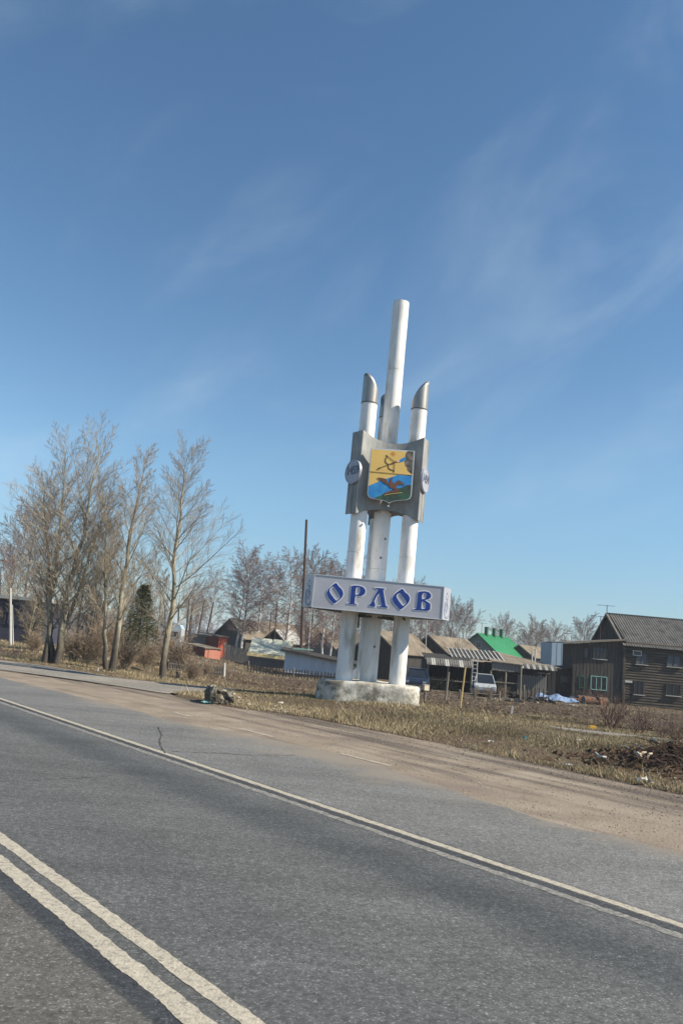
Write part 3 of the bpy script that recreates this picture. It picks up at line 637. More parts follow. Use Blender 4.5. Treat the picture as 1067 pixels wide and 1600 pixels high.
art('eagle', [(232, 652), (300, 656), (370, 668), (425, 692), (428, 735), (458, 762), (486, 700), (488, 668), (520, 655), (545, 660), (518, 690), (522, 738), (562, 762), (610, 752), (622, 712), (668, 706), (728, 750), (775, 798), (700, 788), (645, 792), (604, 832), (652, 898), (572, 892), (532, 852), (490, 856), (452, 802), (382, 770), (345, 730), (290, 705)], K['sh_brown'], 4)
art('log', [(368, 985), (400, 942), (500, 908), (652, 894), (668, 918), (520, 948), (430, 972)], K['sh_brown'], 5)
art('gold_edge', stroke([(372, 1000), (410, 990), (560, 962), (720, 945)], 9), K['yellow'], 6)
MB().box((0.0, -.06, -.99), (.045, .06, .045)).build('rivet', K['trim'], sh)

# name board
ring, inr2 = tri_block(3.78, 0, .56, 0, 0, 3.50, 2.56, 0, 1)
ring = [r for r in ring]; n = len(ring)
vs = [(x, y, zt) for x, y, zt, zb, s in ring] + [(x, y, zb) for x, y, zt, zb, s in ring]
mb = MB().add(vs, [(k, (k + 1) % n, n + (k + 1) % n, n + k) for k in range(n)] + [tuple(range(n))])
SX = .02
board = mb.build('name_board', K['silver'], mon); board.location = (SX - LEAN * 3, 0, 0); YS = rad(.5); board.rotation_euler[2] = YS
MB().add([(x * .99, y * .99, zb + .01) for x, y, zt, zb, s in ring], [tuple(range(n - 1, -1, -1))]).build('underside', K['under'], board)
for cc_, dd_ in (((0, -inr2 - .006, 3.505), (3.80, .022, .022)), ((0, -inr2 - .006, 2.556), (3.80, .022, .02)), ((-1.888, -inr2 - .006, 3.03), (.022, .022, .93)), ((1.888, -inr2 - .006, 3.03), (.022, .022, .93))):
    MB().box(cc_, dd_).build('edge_trim', K['trim'], board)
nb = Vector((math.sin(YS), -math.cos(YS), 0)); ub = Vector((math.cos(YS), math.sin(YS), 0)); PB = Vector((MX + SX, MY, 0)) + nb * (inr2)
def A_(pts, dx=0, dy=0):
    out = []
    for x, y in pts:
        d = Vector(ray(480 + (x + dx) / 8.89, 895 + (y + dy) / 8.89)); o = Vector((0, 0, CAMH)); t = (PB - o).dot(nb) / d.dot(nb); q = o + d * t; out.append(((q - PB).dot(ub), q.z))
    return out
B_ = lambda pts: A_(pts, 977.9, 44.45)
letters = [
 [catmull(A_([(398, 148), (440, 196), (480, 236), (499, 288), (490, 332), (455, 372), (375, 432), (335, 398), (298, 358), (276, 308), (277, 268), (302, 224), (348, 180)]), 3), catmull(A_([(358, 194), (322, 222), (310, 256), (326, 294), (400, 388), (436, 366), (456, 344), (446, 312), (376, 208)]), 3)],
 [A_([(614, 186), (660, 178), (720, 182), (768, 196), (798, 224), (810, 260), (796, 296), (762, 320), (722, 327), (690, 314), (666, 338), (657, 430), (692, 434), (690, 445), (556, 437), (558, 427), (595, 424), (600, 340), (608, 240)]), A_([(704, 198), (726, 208), (735, 244), (727, 286), (708, 302), (684, 303), (669, 318), (668, 270), (678, 216), (690, 201)])],
 [A_([(938, 207), (1078, 218), (1076, 231), (1052, 233), (1090, 456), (1120, 471), (1118, 484), (996, 475), (998, 464), (1034, 460), (998, 278), (955, 340), (931, 395), (946, 450), (942, 472), (864, 466), (870, 438), (903, 400), (926, 338), (964, 270), (984, 232), (962, 222), (938, 218)])],
 [catmull(B_([(340, 176), (376, 220), (420, 256), (444, 302), (436, 350), (400, 396), (318, 464), (272, 422), (230, 380), (206, 330), (212, 288), (246, 240), (290, 205)]), 3), catmull(B_([(302, 233), (270, 256), (260, 280), (272, 312), (345, 408), (378, 393), (396, 368), (386, 338), (318, 246)]), 3)],
 [B_([(566, 215), (610, 207), (660, 207), (708, 219), (738, 250), (739, 284), (716, 311), (672, 322), (648, 327), (690, 352), (728, 378), (732, 402), (726, 463), (700, 477), (610, 474), (498, 467), (499, 456), (535, 452), (545, 380), (552, 290), (556, 235)]), B_([(626, 236), (654, 228), (675, 242), (671, 288), (650, 311), (613, 318), (612, 272)]), B_([(611, 344), (648, 362), (668, 386), (662, 450), (605, 452), (607, 400)])]]
for lp in letters:
    o = flat('letter_outline', lp, .006, K['letter_white'], board, off=.024, front=-.002); o.location = (0, -inr2, 0)
    o = flat('letter', lp, .006, K['blue'], board, front=-.009); o.location = (0, -inr2, 0)
# ornament printed on the narrow faces: small arms with rays, steps and a half wreath
cdn = (3.78 + 2 * .56) / math.sqrt(3) - .56 * math.sqrt(3) / 2
for f in range(3):
    a = rad(-150 + 120 * f); q = MB()
    def bar(x, z, w, h, r=0): q.box((x, -.003, z), (w, .004, h), (0, r, 0))
    for k in range(9):
        t = rad(150 + k * 20); q.box((.05 + .19 * math.cos(t), -.003, -.12 + .24 * math.sin(t)), (.035, .004, .075), (0, -t, 0))
    for k in range(6): bar(-.1 + .012 * (k % 2), .02 - k * .05, .09 - .006 * k, .018)
    bar(.0, .26, .07, .05); bar(-.06, .18, .03, .06, .4); bar(-.02, .13, .08, .03); bar(.05, .05, .02, .2, .25); bar(.09, -.06, .05, .12, -.3); bar(.04, -.17, .04, .09, .5); bar(.1, .2, .03, .03)
    q.box((.0, -.003, -.02), (.015, .004, .36), (0, .35, 0))
    o = q.build('printed_emblem', K['ornament'], board); o.location = (cdn * math.cos(a), cdn * math.sin(a), 3.03); o.rotation_euler[2] = a + rad(90); o.scale = (1, 1, 1.15)
# steel struts under the board between the pillars
q = MB(); q.box((0, .0, 2.50), (1.9, .06, .08)); q.box((-.42, .62, 2.3), (.05, .05, .35)); q.box((-.4, -.2, 2.47), (.06, 1.2, .06), (0, 0, .5)); q.box((.4, -.2, 2.47), (.06, 1.2, .06), (0, 0, -.5))
q.tube((.83, -.70, 2.53), (.90, -.66, 2.47), .03, n=8)
q.build('support_frame', K['under'], mon)

# ------------------------------------------------------------------ trees
def seg_mesh(name, segs, m, sides=3, parent=None):
    A = np.array(segs, float)      # x0 y0 z0 x1 y1 z1 r0 r1
    p0 = A[:, :3]; p1 = A[:, 3:6]; d = p1 - p0; d /= np.linalg.norm(d, axis=1, keepdims=True) + 1e-9
    up = np.where(np.abs(d[:, 2:3]) < .9, np.array([[0, 0, 1.]]), np.array([[1., 0, 0]]))
    a = np.cross(d, up); a /= np.linalg.norm(a, axis=1, keepdims=True); b = np.cross(d, a)
    V = []
    for p, r in ((p0, A[:, 6:7]), (p1, A[:, 7:8])):
        for k in range(sides):
            t = 6.28318 * k / sides; V.append(p + a * (r * math.cos(t)) + b * (r * math.sin(t)))
    V = np.stack(V, 1); n = len(A); base = (np.arange(n) * 2 * sides)[:, None]
    F = np.concatenate([base + np.array([[k, (k + 1) % sides, sides + (k + 1) % sides, sides + k]]) for k in range(sides)], 0)
    me = bpy.data.meshes.new(name); me.from_pydata(V.reshape(-1, 3).tolist(), [], F.tolist()); me.materials.append(m); me.update()
    return me
def grow(rng, out, p, d, L, r, lev, P):
    """P per level: (segments, wiggle, tropism, children, child length factor, child angle, start)"""
    k, wig, trop, nch, clf, cang, start = P[lev]
    pts = [Vector(p)]; d = Vector(d).normalized(); sl = L / k; rs = [r]
    dirs = [d.copy()]
    rmin = P[-1]
    for i in range(k):
        d = (d + Vector((rng.gauss(0, wig), rng.gauss(0, wig), rng.gauss(0, wig) + trop))).normalized()
        pts.append(pts[-1] + d * sl); dirs.append(d.copy()); rs.append(max(rmin, r * (1 - (i + 1) / k * .8)))
    for i in range(k): out[min(lev, 2)].append((*pts[i], *pts[i + 1], rs[i], rs[i + 1]))
    if lev + 1 < len(P) - 1:
        az = rng.uniform(0, 6.28)
        for j in range(nch):
            f = start + (1 - start) * (j + rng.random() * .8) / nch; f = min(.99, f); i = min(k - 1, int(f * k)); q = pts[i].lerp(pts[i + 1], f * k - i)
            az += 2.4 + rng.uniform(-.4, .4); dd = dirs[i + 1]; o = dd.orthogonal().normalized(); o = Matrix.Rotation(az, 3, dd) @ o
            ca = cang * rng.uniform(.75, 1.25)
            nd = dd * math.cos(ca) + o * math.sin(ca)
            cl = L * clf * (1 - .62 * (f - start) / (1 - start)) * rng.uniform(.65, 1.15)
            grow(rng, out, q, nd, cl, max(rmin, rs[i] * .42), lev + 1, P)
def make_tree(name, label, cat, seed, H, r, P, trunk_m, twig_m, stems=((0, 0, 0, 0, 1),), group=None, prof=None, clear=.15, nb=40, blen=.33, bang=.7, lowm=None):
    """stems: (dx, dy, leanx, leany, height factor)"""
    rng = random.Random(seed); root = thing(name, label, cat, (0, 0, 0), group=group); segs = [[], [], []]; fork = []
    for (dx, dy, lx, ly, hf) in stems:
        k = 14; pts = []; h = H * hf; wx = wy = 0
        for i in range(k + 1):
            f = i / k; wx += rng.gauss(0, .012) * h * .5; wy += rng.gauss(0, .012) * h * .5
            pts.append(Vector((dx + lx * h * f + wx, dy + ly * h * f + wy, h * f - (.15 if i == 0 else 0))))
        rr = [max(.012, r * hf * (1 - f / k) ** .8 * (1.25 if f == 0 else 1)) for f in range(k + 1)]
        vs = []; fs = []; ns = 9
        for i, p in enumerate(pts):
            for q in range(ns):
                t = 6.28318 * q / ns; w = rr[i] * (1 + .1 * math.sin(q * 2 + i)); vs.append((p.x + w * math.cos(t), p.y + w * math.sin(t), p.z))
        for i in range(k):
            for q in range(ns): fs.append((i * ns + q, i * ns + (q + 1) % ns, (i + 1) * ns + (q + 1) % ns, (i + 1) * ns + q))
        fork.append((vs, fs))
        az = rng.uniform(0, 6)
        for j in range(nb):
            f = clear + (1 - clear) * ((j + rng.random()) / nb) ** .95; f = min(f, .985); i = min(k - 1, int(f * k)); q = pts[i].lerp(pts[i + 1], f * k - i)
            az += 2.39 + rng.uniform(-.3, .3); u = (f - clear) / (1 - clear)
            sh = prof(u) if prof else (1 - u) ** .7 * .9 + .12
            L = H * hf * blen * sh * rng.uniform(.7, 1.15); ca = bang * (1.12 - .28 * u) * rng.uniform(.8, 1.2)
            d = Vector((math.sin(ca) * math.cos(az), math.sin(ca) * math.sin(az), math.cos(ca)))
            grow(rng, segs, q, d, L, max(P[-1] * 1.3, rr[i] * .30), 0, P)
    mb = MB()
    for vs, fs in fork: mb.add(vs, fs)
    tr = mb.build('trunk', trunk_m, root, smooth=True)
    link('limbs', seg_mesh('limbs', segs[0], trunk_m if name != 'birch_tree' else twig_m, 5), root)
    tw = link('twigs', seg_mesh('twigs', segs[1] + segs[2], twig_m, 3), root)
    return root
POP = [(7, .04, .022, 15, .42, .6, .12), (5, .05, .03, 11, .55, .55, .1), (3, .07, .03, 0, 0, 0, 0), .0032]
POPD = [(7, .045, .018, 13, .42, .6, .1), (5, .06, .03, 10, .55, .55, .08), (3, .08, .03, 0, 0, 0, 0), .0034]
BIR = [(6, .06, .0, 12, .42, .6, .15), (5, .07, -.06, 10, .6, .5, .1), (4, .07, -.20, 0, 0, 0, 0), .0085]
BIRD = [(5, .07, .02, 13, .5, .6, .12), (4, .08, .02, 11, .6, .5, .1), (3, .08, .0, 0, 0, 0, 0), .011]
SHR = [(5, .10, .03, 9, .55, .55, .12), (4, .11, .02, 8, .6, .6, .1), (3, .12, 0, 0, 0, 0, 0), .006]
def place(o, px, py, rz=0, s=1, lean=0, D=None):
    p = gp(px, py) if D is None else at(px, py, D)
    o.location = (p.x, p.y, gz(p.x, p.y) if D is None else p.z); o.rotation_euler = (0, lean, rz); o.scale = (s, s, s); return o
oval = lambda u: .35 + .75 * math.sin(min(1, u * 1.15 + .12) * 3.0) ** .8 * (1 - .25 * u)
place(make_tree('poplar_tree', 'biggest bare poplar with a dark forked trunk standing at the side road edge', 'tree', 11, 8.4, .125, POPD, K['bark_pop'], K['twig_pop'],
      stems=((0.1, 0, .04, .0, 1), (-.35, .15, -.05, .02, .95), (.05, .1, -.22, .05, .8), (.14, .1, .16, .05, .78)), nb=34, blen=.40, bang=.68, clear=.14, prof=oval), 85, 1038, .3, 1.05)
place(make_tree('poplar_tree', 'middle bare poplar with a crooked forking trunk left of the lone young poplar', 'tree', 23, 7.7, .12, POP, K['bark_pop'], K['twig_pop'],
      stems=((0, 0, .03, 0, 1), (.02, .02, -.12, .05, .75)), nb=30, blen=.28, bang=.62, clear=.22, prof=oval), 170, 1050, 1.2, 1.12)
place(make_tree('poplar_tree', 'lone straight young poplar with a pale slim trunk nearest the concrete stub', 'tree', 31, 8.5, .12, POP, K['bark_pop'], K['twig_pop'],
      nb=44, blen=.34, bang=.8, clear=.16, prof=lambda u: .35 + .8 * math.sin(min(1, u * 1.1 + .15) * 3.0) * (1 - .3 * u)), 253, 1061, 0, 1.13, .005)
# brown thicket behind them
th = make_tree('bare_tree', 'slender bare tree with brown twigs just right of the big forked poplar', 'tree', 41, 5.6, .07, POPD, K['bark_pop'], K['twig_brown'], nb=26, blen=.34, bang=.75, clear=.1,
               stems=((0, 0, 0, 0, 1), (.3, .2, .1, 0, .8)), group='bare trees behind the roadside poplars')
spots = [(118, 1022, 1.15, 'slender bare tree with brown twigs just right of the big forked poplar'), (150, 1025, 1.3, 'brown bare tree between the big and the middle poplar'), (196, 1030, 1.0, 'bushy bare tree just right of the middle poplar trunk'),
         (225, 1034, 1.1, 'brown bare tree overlapping the dark spruce'), (45, 1008, 1.0, 'bare tree with a leaning pale trunk by the dark blue building'), (15, 1003, 1.2, 'leftmost bare tree in front of the dark blue building'), (132, 1006, 1.5, 'tall thin bare tree rising behind the gap between the poplars')]
for i, (px, py, s, lb) in enumerate(spots):
    o = th if i == 0 else copy_tree(th); o['label'] = lb; place(o, px, py, i * 1.9, s)
sh0 = thing('shrub', '', 'shrub', (0, 0, 0), group='leafless shrubs')
def shrub_meshes(seed, n, H):
    rng = random.Random(seed); out = [[], [], []]
    for i in range(n):
        a = rng.uniform(0, 6.28); l = rng.uniform(.1, .7); grow(rng, out, (rng.uniform(-.25, .25), rng.uniform(-.25, .25), -.05), (l * math.cos(a), l * math.sin(a), 1), H * rng.uniform(.6, 1.1), .016, 0, SHR)
    return out
so = shrub_meshes(5, 22, 2.0); link('stems', seg_mesh('stems', so[0], K['twig_pop'], 4), sh0); link('twigs', seg_mesh('twigs', so[1] + so[2], K['twig_brown'], 3), sh0)
sspots = [(300, 1066, .62, 'big tangled shrub hiding the left side of the red shed'), (278, 1050, .95, 'wide bare shrub behind the lone young poplar'), (228, 1050, .8, 'bare shrub left of the lone young poplar trunk'), (196, 1048, .8, 'bare shrub between the middle and lone poplars'),
          (142, 1040, .9, 'shrub in the grass left of the middle poplar'), (112, 1036, .8, 'shrub right of the big forked trunk'), (52, 1022, .7, 'low shrub left of the big forked trunk'), (322, 1058, .45, 'dark low shrub in front of the red shed wall'),
          (260, 1042, 1.2, 'tall brown shrub right of the spruce'), (165, 1034, 1.3, 'tall shrub behind the middle poplar'), (500, 1052, .35, 'small shrub left of the monument base'), (762, 1094, .5, 'low dark scrub in front of the white hatchback car'), (742, 1092, .4, 'low scrub at the left front corner of the white hatchback'), (783, 1093, .5, 'low scrub between the white hatchback and the plank lean-to'), (830, 1094, .4, 'low scrub left of the blue tarpaulin')]
for i, (px, py, s, lb) in enumerate(sspots):
    o = sh0 if i == 0 else copy_tree(sh0); o['label'] = lb; place(o, px, py, i * 2.2, s * .82)
so = shrub_meshes(8, 20, 1.35); sap = thing('sapling', '', 'sapling', (0, 0, 0), group='thin saplings by the grey track')
link('stems', seg_mesh('stems', so[0], K['sap'], 4), sap); link('twigs', seg_mesh('twigs', so[1], K['sap'], 3), sap)
for i, (px, py, s, lb) in enumerate([(953, 1141, .95, 'tallest clump of saplings beside the yellow block'), (1000, 1147, .6, 'clump of thin saplings right of the tallest clump'), (1034, 1154, .4, 'low sapling clump near the right edge of the photo'), (1056, 1158, .5, 'rightmost sapling clump above the rubbish heap'), (902, 1096, 1.2, 'pinkish bare bush in front of the boarded wing'), (926, 1100, .9, 'thin bush standing below the mint window')]):
    o = sap if i == 0 else copy_tree(sap); o['label'] = lb; place(o, px, py, i * 1.3, s)
# spruce
rng = random.Random(9); sp0 = thing('spruce_tree', 'dark green spruce half hidden behind the bare roadside trees', 'tree', (0, 0, 0))
MB().tube((0, 0, -.1), (0, 0, 4.6), .09, .02, 8).build('trunk', K['bark_pop_low'], sp0)
V = []; Fc = []
for i in range(260):
    f = i / 260; z = .35 + 4.25 * f; L = 1.35 * (1 - f) ** .8 + .12; a = i * 2.39996; dr = Vector((math.cos(a), math.sin(a), -.25 + .5 * f))
    for j in range(46):
        u = rng.random() ** .7; q = Vector((0, 0, z)) + dr * (L * u) + Vector((rng.gauss(0, .07), rng.gauss(0, .07), rng.gauss(0, .05) - .12 * u * u)); e = Vector((rng.gauss(0, 1), rng.gauss(0, 1), rng.gauss(0, .6))).normalized() * .11
        w = dr.normalized() * .10 + Vector((rng.gauss(0, .03), rng.gauss(0, .03), rng.gauss(0, .03))); b = len(V); V += [q - e * .3, q + e * .3, q + w + e * .1]; Fc.append((b, b + 1, b + 2))
MB().add(V, Fc).build('needles', K['needle'], sp0)
place(sp0, 212, 1035, 0, .86)
sp1 = copy_tree(sp0); sp1['label'] = 'small dark green spruce behind the pale trunks left of the big poplar'; place(sp1, 52, 1008, 1, .7)

# birches and far trees
bir = [make_tree('birch_tree', '', 'tree', 51 + i, 11, .16, BIR, K['bark_birch'], K['twig_birch'], nb=34, blen=.29, bang=.8, clear=.22, prof=lambda u: .55 + .6 * math.sin(min(1, u + .1) * 3.0)) for i in range(2)]
bls = [(368, 1006, 85, 880, 0, 'tall birch with twin white trunk in front of the brown gable house'), (382, 1006, 85, 868, 0, 'birch just right of the tallest one, trunk beside the cream shed'), (405, 1004, 100, 880, 1, 'birch with a drooping crown behind the cream shed'),
       (448, 1004, 85, 878, 1, 'birch between the cream shed and the tall dark pole'), (470, 1024, 72, 960, 0, 'pale birch trunk right beside the tall dark pole'), (481, 1024, 72, 905, 1, 'slim birch right of the tall dark pole'), (502, 1022, 76, 888, 0, 'birch rising above the left end of the name board'),
       (516, 1020, 80, 895, 1, 'birch seen under the left end of the name board'), (545, 1018, 90, 885, 0, 'birch hidden behind the left pillar and name board'), (594, 1016, 110, 930, 1, 'birch seen between the middle and right pillars'), (640, 1016, 100, 920, 0, 'birch seen under the name board right of the pillars'),
       (665, 1012, 95, 935, 1, 'thin pale birch trunk left of the brown gable house'), (330, 985, 110, 900, 0, 'faint birch behind the leaning poles'), (308, 985, 120, 915, 1, 'faint birch left of the leaning poles'), (428, 985, 110, 895, 1, 'far birch behind the small white roofed gable')]
for i, (px, py, D, top, v, lb) in enumerate(bls):
    used = i in (0, 2); o = bir[v] if used else copy_tree(bir[v]); o['label'] = lb; o['group'] = 'birches in the village'
    p = at(px, py, D); z = gz(p.x, p.y); h = (at(px, top, D).z - z) / 11.0; o.location = (p.x, p.y, z); o.rotation_euler = (0, 0, i * 1.7); o.scale = (h * (1.15 if i < 4 else .9),) * 2 + (h,)
rt = make_tree('bare_tree', '', 'tree', 71, 9, .14, BIRD, K['bark_pop_low'], K['twig_birch'], nb=26, blen=.45, bang=.95, clear=.12, prof=lambda u: .5 + .7 * math.sin(min(1, u + .1) * 3.0), group='far bare trees behind the village')
rls = [(700, 1010, 150, 948, 'round bare tree right of the name board behind the brown house'), (722, 1008, 160, 955, 'bare tree just left of the green roofed house'), (683, 1008, 150, 955, 'bare tree whose crown shows under the right end of the name board'), (790, 1012, 170, 972, 'small faint tree behind the chimneys of the green roof'),
       (836, 1026, 120, 978, 'dense round bare tree nearest the blue grey shed'), (822, 1026, 125, 990, 'lower bare tree beside the dense round one'), (858, 1026, 125, 985, 'bare tree touching the left edge of the blue grey shed'), (912, 1030, 150, 976, 'bare tree poking up over the flat roof of the boarded wing'),
       (612, 1010, 130, 925, 'far bare tree between the monument pillars'), (570, 1010, 130, 915, 'far bare tree behind the middle pillar'), (655, 1010, 130, 930, 'far bare tree right of the pillars'), (530, 1005, 130, 905, 'far bare tree left of the pillars'), (5, 985, 75, 855, 'far bare tree at the left edge of the photo'), (30, 985, 80, 800, 'pale far tree behind the big forked poplar'), (300, 990, 120, 935, 'low far tree behind the white van'),(488,1000,120,880,'far tree between the tall dark pole and the name board')]
for i, (px, py, D, top, lb) in enumerate(rls):
    o = rt if i == 0 else copy_tree(rt); o['label'] = lb
    p = at(px, py, D); z = gz(p.x, p.y); h = (at(px, top, D).z - z) / 9.0; o.location = (p.x, p.y, z); o.rotation_euler = (0, 0, i * 1.1); o.scale = (h * (.8 if i < 5 or i > 7 else 1),) * 2 + (h,)

# ------------------------------------------------------------------ buildings
def window(parent, x, z, w, h, y, frame, nv=2, nh=1, pane='glass', yaw=0, bars=True):
    fw = .06; q = MB()
    q.box((x, y - .03, z + h / 2 + fw / 2), (w + 2 * fw, .06, fw)); q.box((x, y - .03, z - h / 2 - fw / 2), (w + 2 * fw, .07, fw)); q.box((x - w / 2 - fw / 2, y - .03, z), (fw, .06, h)); q.box((x + w / 2 + fw / 2, y - .03, z), (fw, .06, h))
    for i in range(1, nv + 0): q.box((x - w / 2 + w * i / nv, y - .02, z), (.05, .03, h))
    for i in range(1, nh): q.box((x, y - .02, z - h / 2 + h * i / nh), (w, .03, .05))
    o = q.build('window', K[frame], parent); MB().box((x, y - .003, z), (w, .006, h)).build('pane', K[pane], o); return o
def corrugated(mb, a, b, c, d, pitch=.25, amp=.03, th=.02):
    """a-b lower edge, d-c upper edge; waves run from lower to upper edge"""
    a, b, c, d = map(Vector, (a, b, c, d)); L = (b - a).length; k = max(4, int(L / pitch * 4)); nrm = (b - a).cross(d - a).normalized(); nrm = nrm if nrm.z > 0 else -nrm; vs = []; fs = []
    for i in range(k + 1):
        f = i / k; w = nrm * (amp * math.sin(f * L / pitch * 6.28318)); p = a.lerp(b, f) + w; q = d.lerp(c, f) + w; vs += [p, q, p - nrm * th, q - nrm * th]
        if i: j = 4 * i; fs += [(j - 4, j, j + 1, j - 3), (j - 2, j - 1, j + 3, j + 2), (j - 4, j - 2, j + 2, j)]
    mb.add(vs, fs); return mb
# two-storey log house at the right
D0 = 66; pc = at(972, 1096, D0); zg = gz(pc.x, pc.y)
H = thing('log_house', 'two storey dark log house with grey corrugated roof and boarded wing', 'house', (pc.x, pc.y, zg))
def hl(px, py, D=D0): q = at(px, py, D); return (q.x - pc.x, q.z - zg)
EA = hl(972, 1003)[1]; RG = hl(947, 958, 70)[1]; LW = 15.0; DEP = 8.2
q = MB()
nl = int(EA / .215)
for i in range(nl + 1):
    z = .11 + i * .215
    q.tube((-.18, 0, z), (LW, 0, z), .115, n=7); q.tube((0, -.18, z + .1), (0, DEP, z + .1), .115, n=6)
q.box((LW / 2, .08 + DEP / 2, EA / 2), (LW - .05, DEP, EA))
q.build('log_wall', K['log'], H)
q = MB(); q.prism([(0, 0), (0, 0), (0, 0)], 0, 0) if 0 else None
nb_ = 40
for i in range(nb_):      # gable boards facing left
    y0 = -.25 + (DEP + .5) * i / nb_; ym = y0 + (DEP + .5) / nb_ / 2; hh = (RG - EA) * (1 - abs(ym - DEP / 2) / (DEP / 2 + .3)); 
    if hh > .05: q.box((.06 + .015 * (i % 2), ym, EA + hh / 2), (.04, (DEP + .5) / nb_ - .02, hh))
q.build('gable', K['board_dark'], H)
q = MB(); sl = (RG - EA) / (DEP / 2)
corrugated(q, (-.15, -.45, EA - .45 * sl), (LW, -.45, EA - .45 * sl), (LW, DEP / 2, RG), (-.15, DEP / 2, RG), pitch=.22, amp=.035)
rf = q.build('roof', K['slate'], H)
q = MB(); corrugated(q, (-.15, DEP + .45, EA - .45 * sl), (LW, DEP + .45, EA - .45 * sl), (LW, DEP / 2, RG), (-.15, DEP / 2, RG), pitch=.22, amp=.035); q.build('roof', K['slate'], H)
MB().box((LW / 2 - .08, DEP / 2, RG + .03), (LW, .3, .05)).build('ridge_cap', K['slate'], rf)
q = MB(); 
for y0, y1 in ((-.45, DEP / 2), (DEP + .45, DEP / 2)): q.slab((-.2, y0, EA - .45 * sl + .03), (-.2, y1, RG + .03), (-.12, y1, RG + .03), (-.12, y0, EA - .45 * sl + .03), .16)
q.build('verge_board', K['wood'], rf)
for (x0, y0, x1, y1, pn, fr) in ((993, 1021, 1008, 1038, 'curtain', 'board'), (1041, 1024, 1061, 1042, 'curtain', 'board'), (990, 1064, 1003, 1085, 'glass', 'board'), (1040, 1068, 1060, 1087, 'glass', 'board')):
    a = hl(x0, y0); b = hl(x1, y1); w = window(H, (a[0] + b[0]) / 2, (a[1] + b[1]) / 2, b[0] - a[0], a[1] - b[1], -.12, fr, nv=2, pane=pn)
    MB().box(((a[0] + b[0]) / 2, -.2, b[1] - .07), (b[0] - a[0] + .25, .14, .04)).build('sill', K['offwhite'], w)
for xx in (7.6, 10.2, 12.8):
    for zz in (1.5, 3.85): window(H, xx, zz, 1.0, 1.05, -.12, 'board', nv=2, pane='glass')
a = hl(987, 1016); b = hl(1000, 1023); window(H, (a[0] + b[0]) / 2, (a[1] + b[1]) / 2 - .05, .6, .3, -.15, 'offwhite', nv=1)
a = hl(970, 1062); b = hl(984, 1067); MB().box(((a[0] + b[0]) / 2 + .1, -.15, (a[1] + b[1]) / 2), (.75, .03, .17)).build('name_plate', K['offwhite'], H)
# corner cover board of log joint
MB().box((-.02, -.14, EA / 2), (.26, .05, EA)).build('corner_board', K['board'], H)
# boarded wing
xw = hl(896, 1003)[0]; zl = hl(880, 1004)[1]; zr = EA + .22; wing = MB(); nbd = 28
def wz(x): return zl + (zr - zl) * (x - (xw - .9)) / (0 - (xw - .9)) - .12
for i in range(nbd):
    x = xw + (-.16 - xw) * (i + .5) / nbd; hh = wz(x); wing.box((x, .0 + .012 * (i % 2), hh / 2), ((-.16 - xw) / nbd - .012, .05, hh))
wing.box((xw / 2 - .1, 1.53, wz(xw) / 2 - .05), (-xw - .25, 2.95, wz(xw) - .1))
for i in range(18): wing.box((xw - .02 + .012 * (i % 2), .1 + i * .165, wz(xw) / 2), (.05, .15, wz(xw)))
wing.build('boarded_wing', K['board'], H)
q = MB(); q.slab((xw - .9, -.55, zl + .05), (.15, -.55, zr + .05), (.15, 3.3, zr + .05), (xw - .9, 3.3, zl + .05), .07); wr = q.build('wing_roof', K['slate'], H)
q = MB(); q.slab((xw - .93, -.58, zl + .045), (.1, -.58, zr + .045), (.1, -.54, zr + .045), (xw - .93, -.54, zl + .045), .14); q.build('fascia', K['wood'], wr)
a = hl(925, 1012); b = hl(947, 1029); w = window(H, (a[0] + b[0]) / 2, (a[1] + b[1]) / 2, 1.1, .85, -.02, 'board', nv=4, pane='glass')
MB().box(((a[0] + b[0]) / 2, -.045, (a[1] + b[1]) / 2 + .3), (1.15, .02, .36)).build('curtain', K['curtain'], w)
MB().box(((a[0] + b[0]) / 2, -.07, (a[1] + b[1]) / 2 - .5), (1.25, .1, .05)).build('sill', K['offwhite'], w)
a = hl(922, 1057); b = hl(947, 1078); window(H, (a[0] + b[0]) / 2, (a[1] + b[1]) / 2, 1.22, 1.0, -.03, 'mint', nv=3)
a = hl(911, 1057); b = hl(905, 1074); window(H, a[0] - .15, (a[1] + b[1]) / 2, .35, .85, -.02, 'green_dark', nv=1)
a = hl(915, 1020); window(H, a[0], a[1], .3, .75, -.02, 'board', nv=1, pane='curtain')
# low annex left of the wing
q = MB(); zx = hl(870, 1045)[1]; x0 = hl(864, 1050)[0]
for i in range(12): q.box((x0 + (xw - .1 - x0) * (i + .5) / 12, .6 + .01 * (i % 2), zx / 2), ((xw - .1 - x0) / 12 - .01, .06, zx))
q.box(((x0 + xw) / 2, 1.9, zx / 2 - .03), (xw - x0 - .1, 2.5, zx - .06)); q.build('annex', K['board_dark'], H)
q = MB(); q.slab((x0 - .3, .2, zx + .0), (xw - .05, .2, zx + .18), (xw - .05, 3.1, zx + .3), (x0 - .3, 3.1, zx + .1), .07); q.build('annex_roof', K['board_dark'], H)
a = hl(885, 1062); window(H, a[0], a[1], .72, .38, .57, 'board', nv=1)
def antenna(px, py, D, h, lb, n=5):
    p = at(px, py, D); t = thing('antenna', lb, 'antenna', (p.x, p.y, p.z)); MB().tube((0, 0, -.2), (0, 0, h), .03, n=6).build('mast', K['pole'], t); q = MB(); q.tube((-.9, 0, h - .05), (.7, 0, h - .02), .015, n=5)
    for k in range(n): q.tube((-.8 + k * .33, -.3, h - .05), (-.8 + k * .33, .3, h - .05), .01, n=4)
    q.build('elements', K['pole'], t); return t
antenna(947.5, 959, 70, .75, 'television antenna on the ridge of the log house')
antenna(937, 998, 67.5, 1.9, 'television antenna mast over the flat roof of the boarded wing')

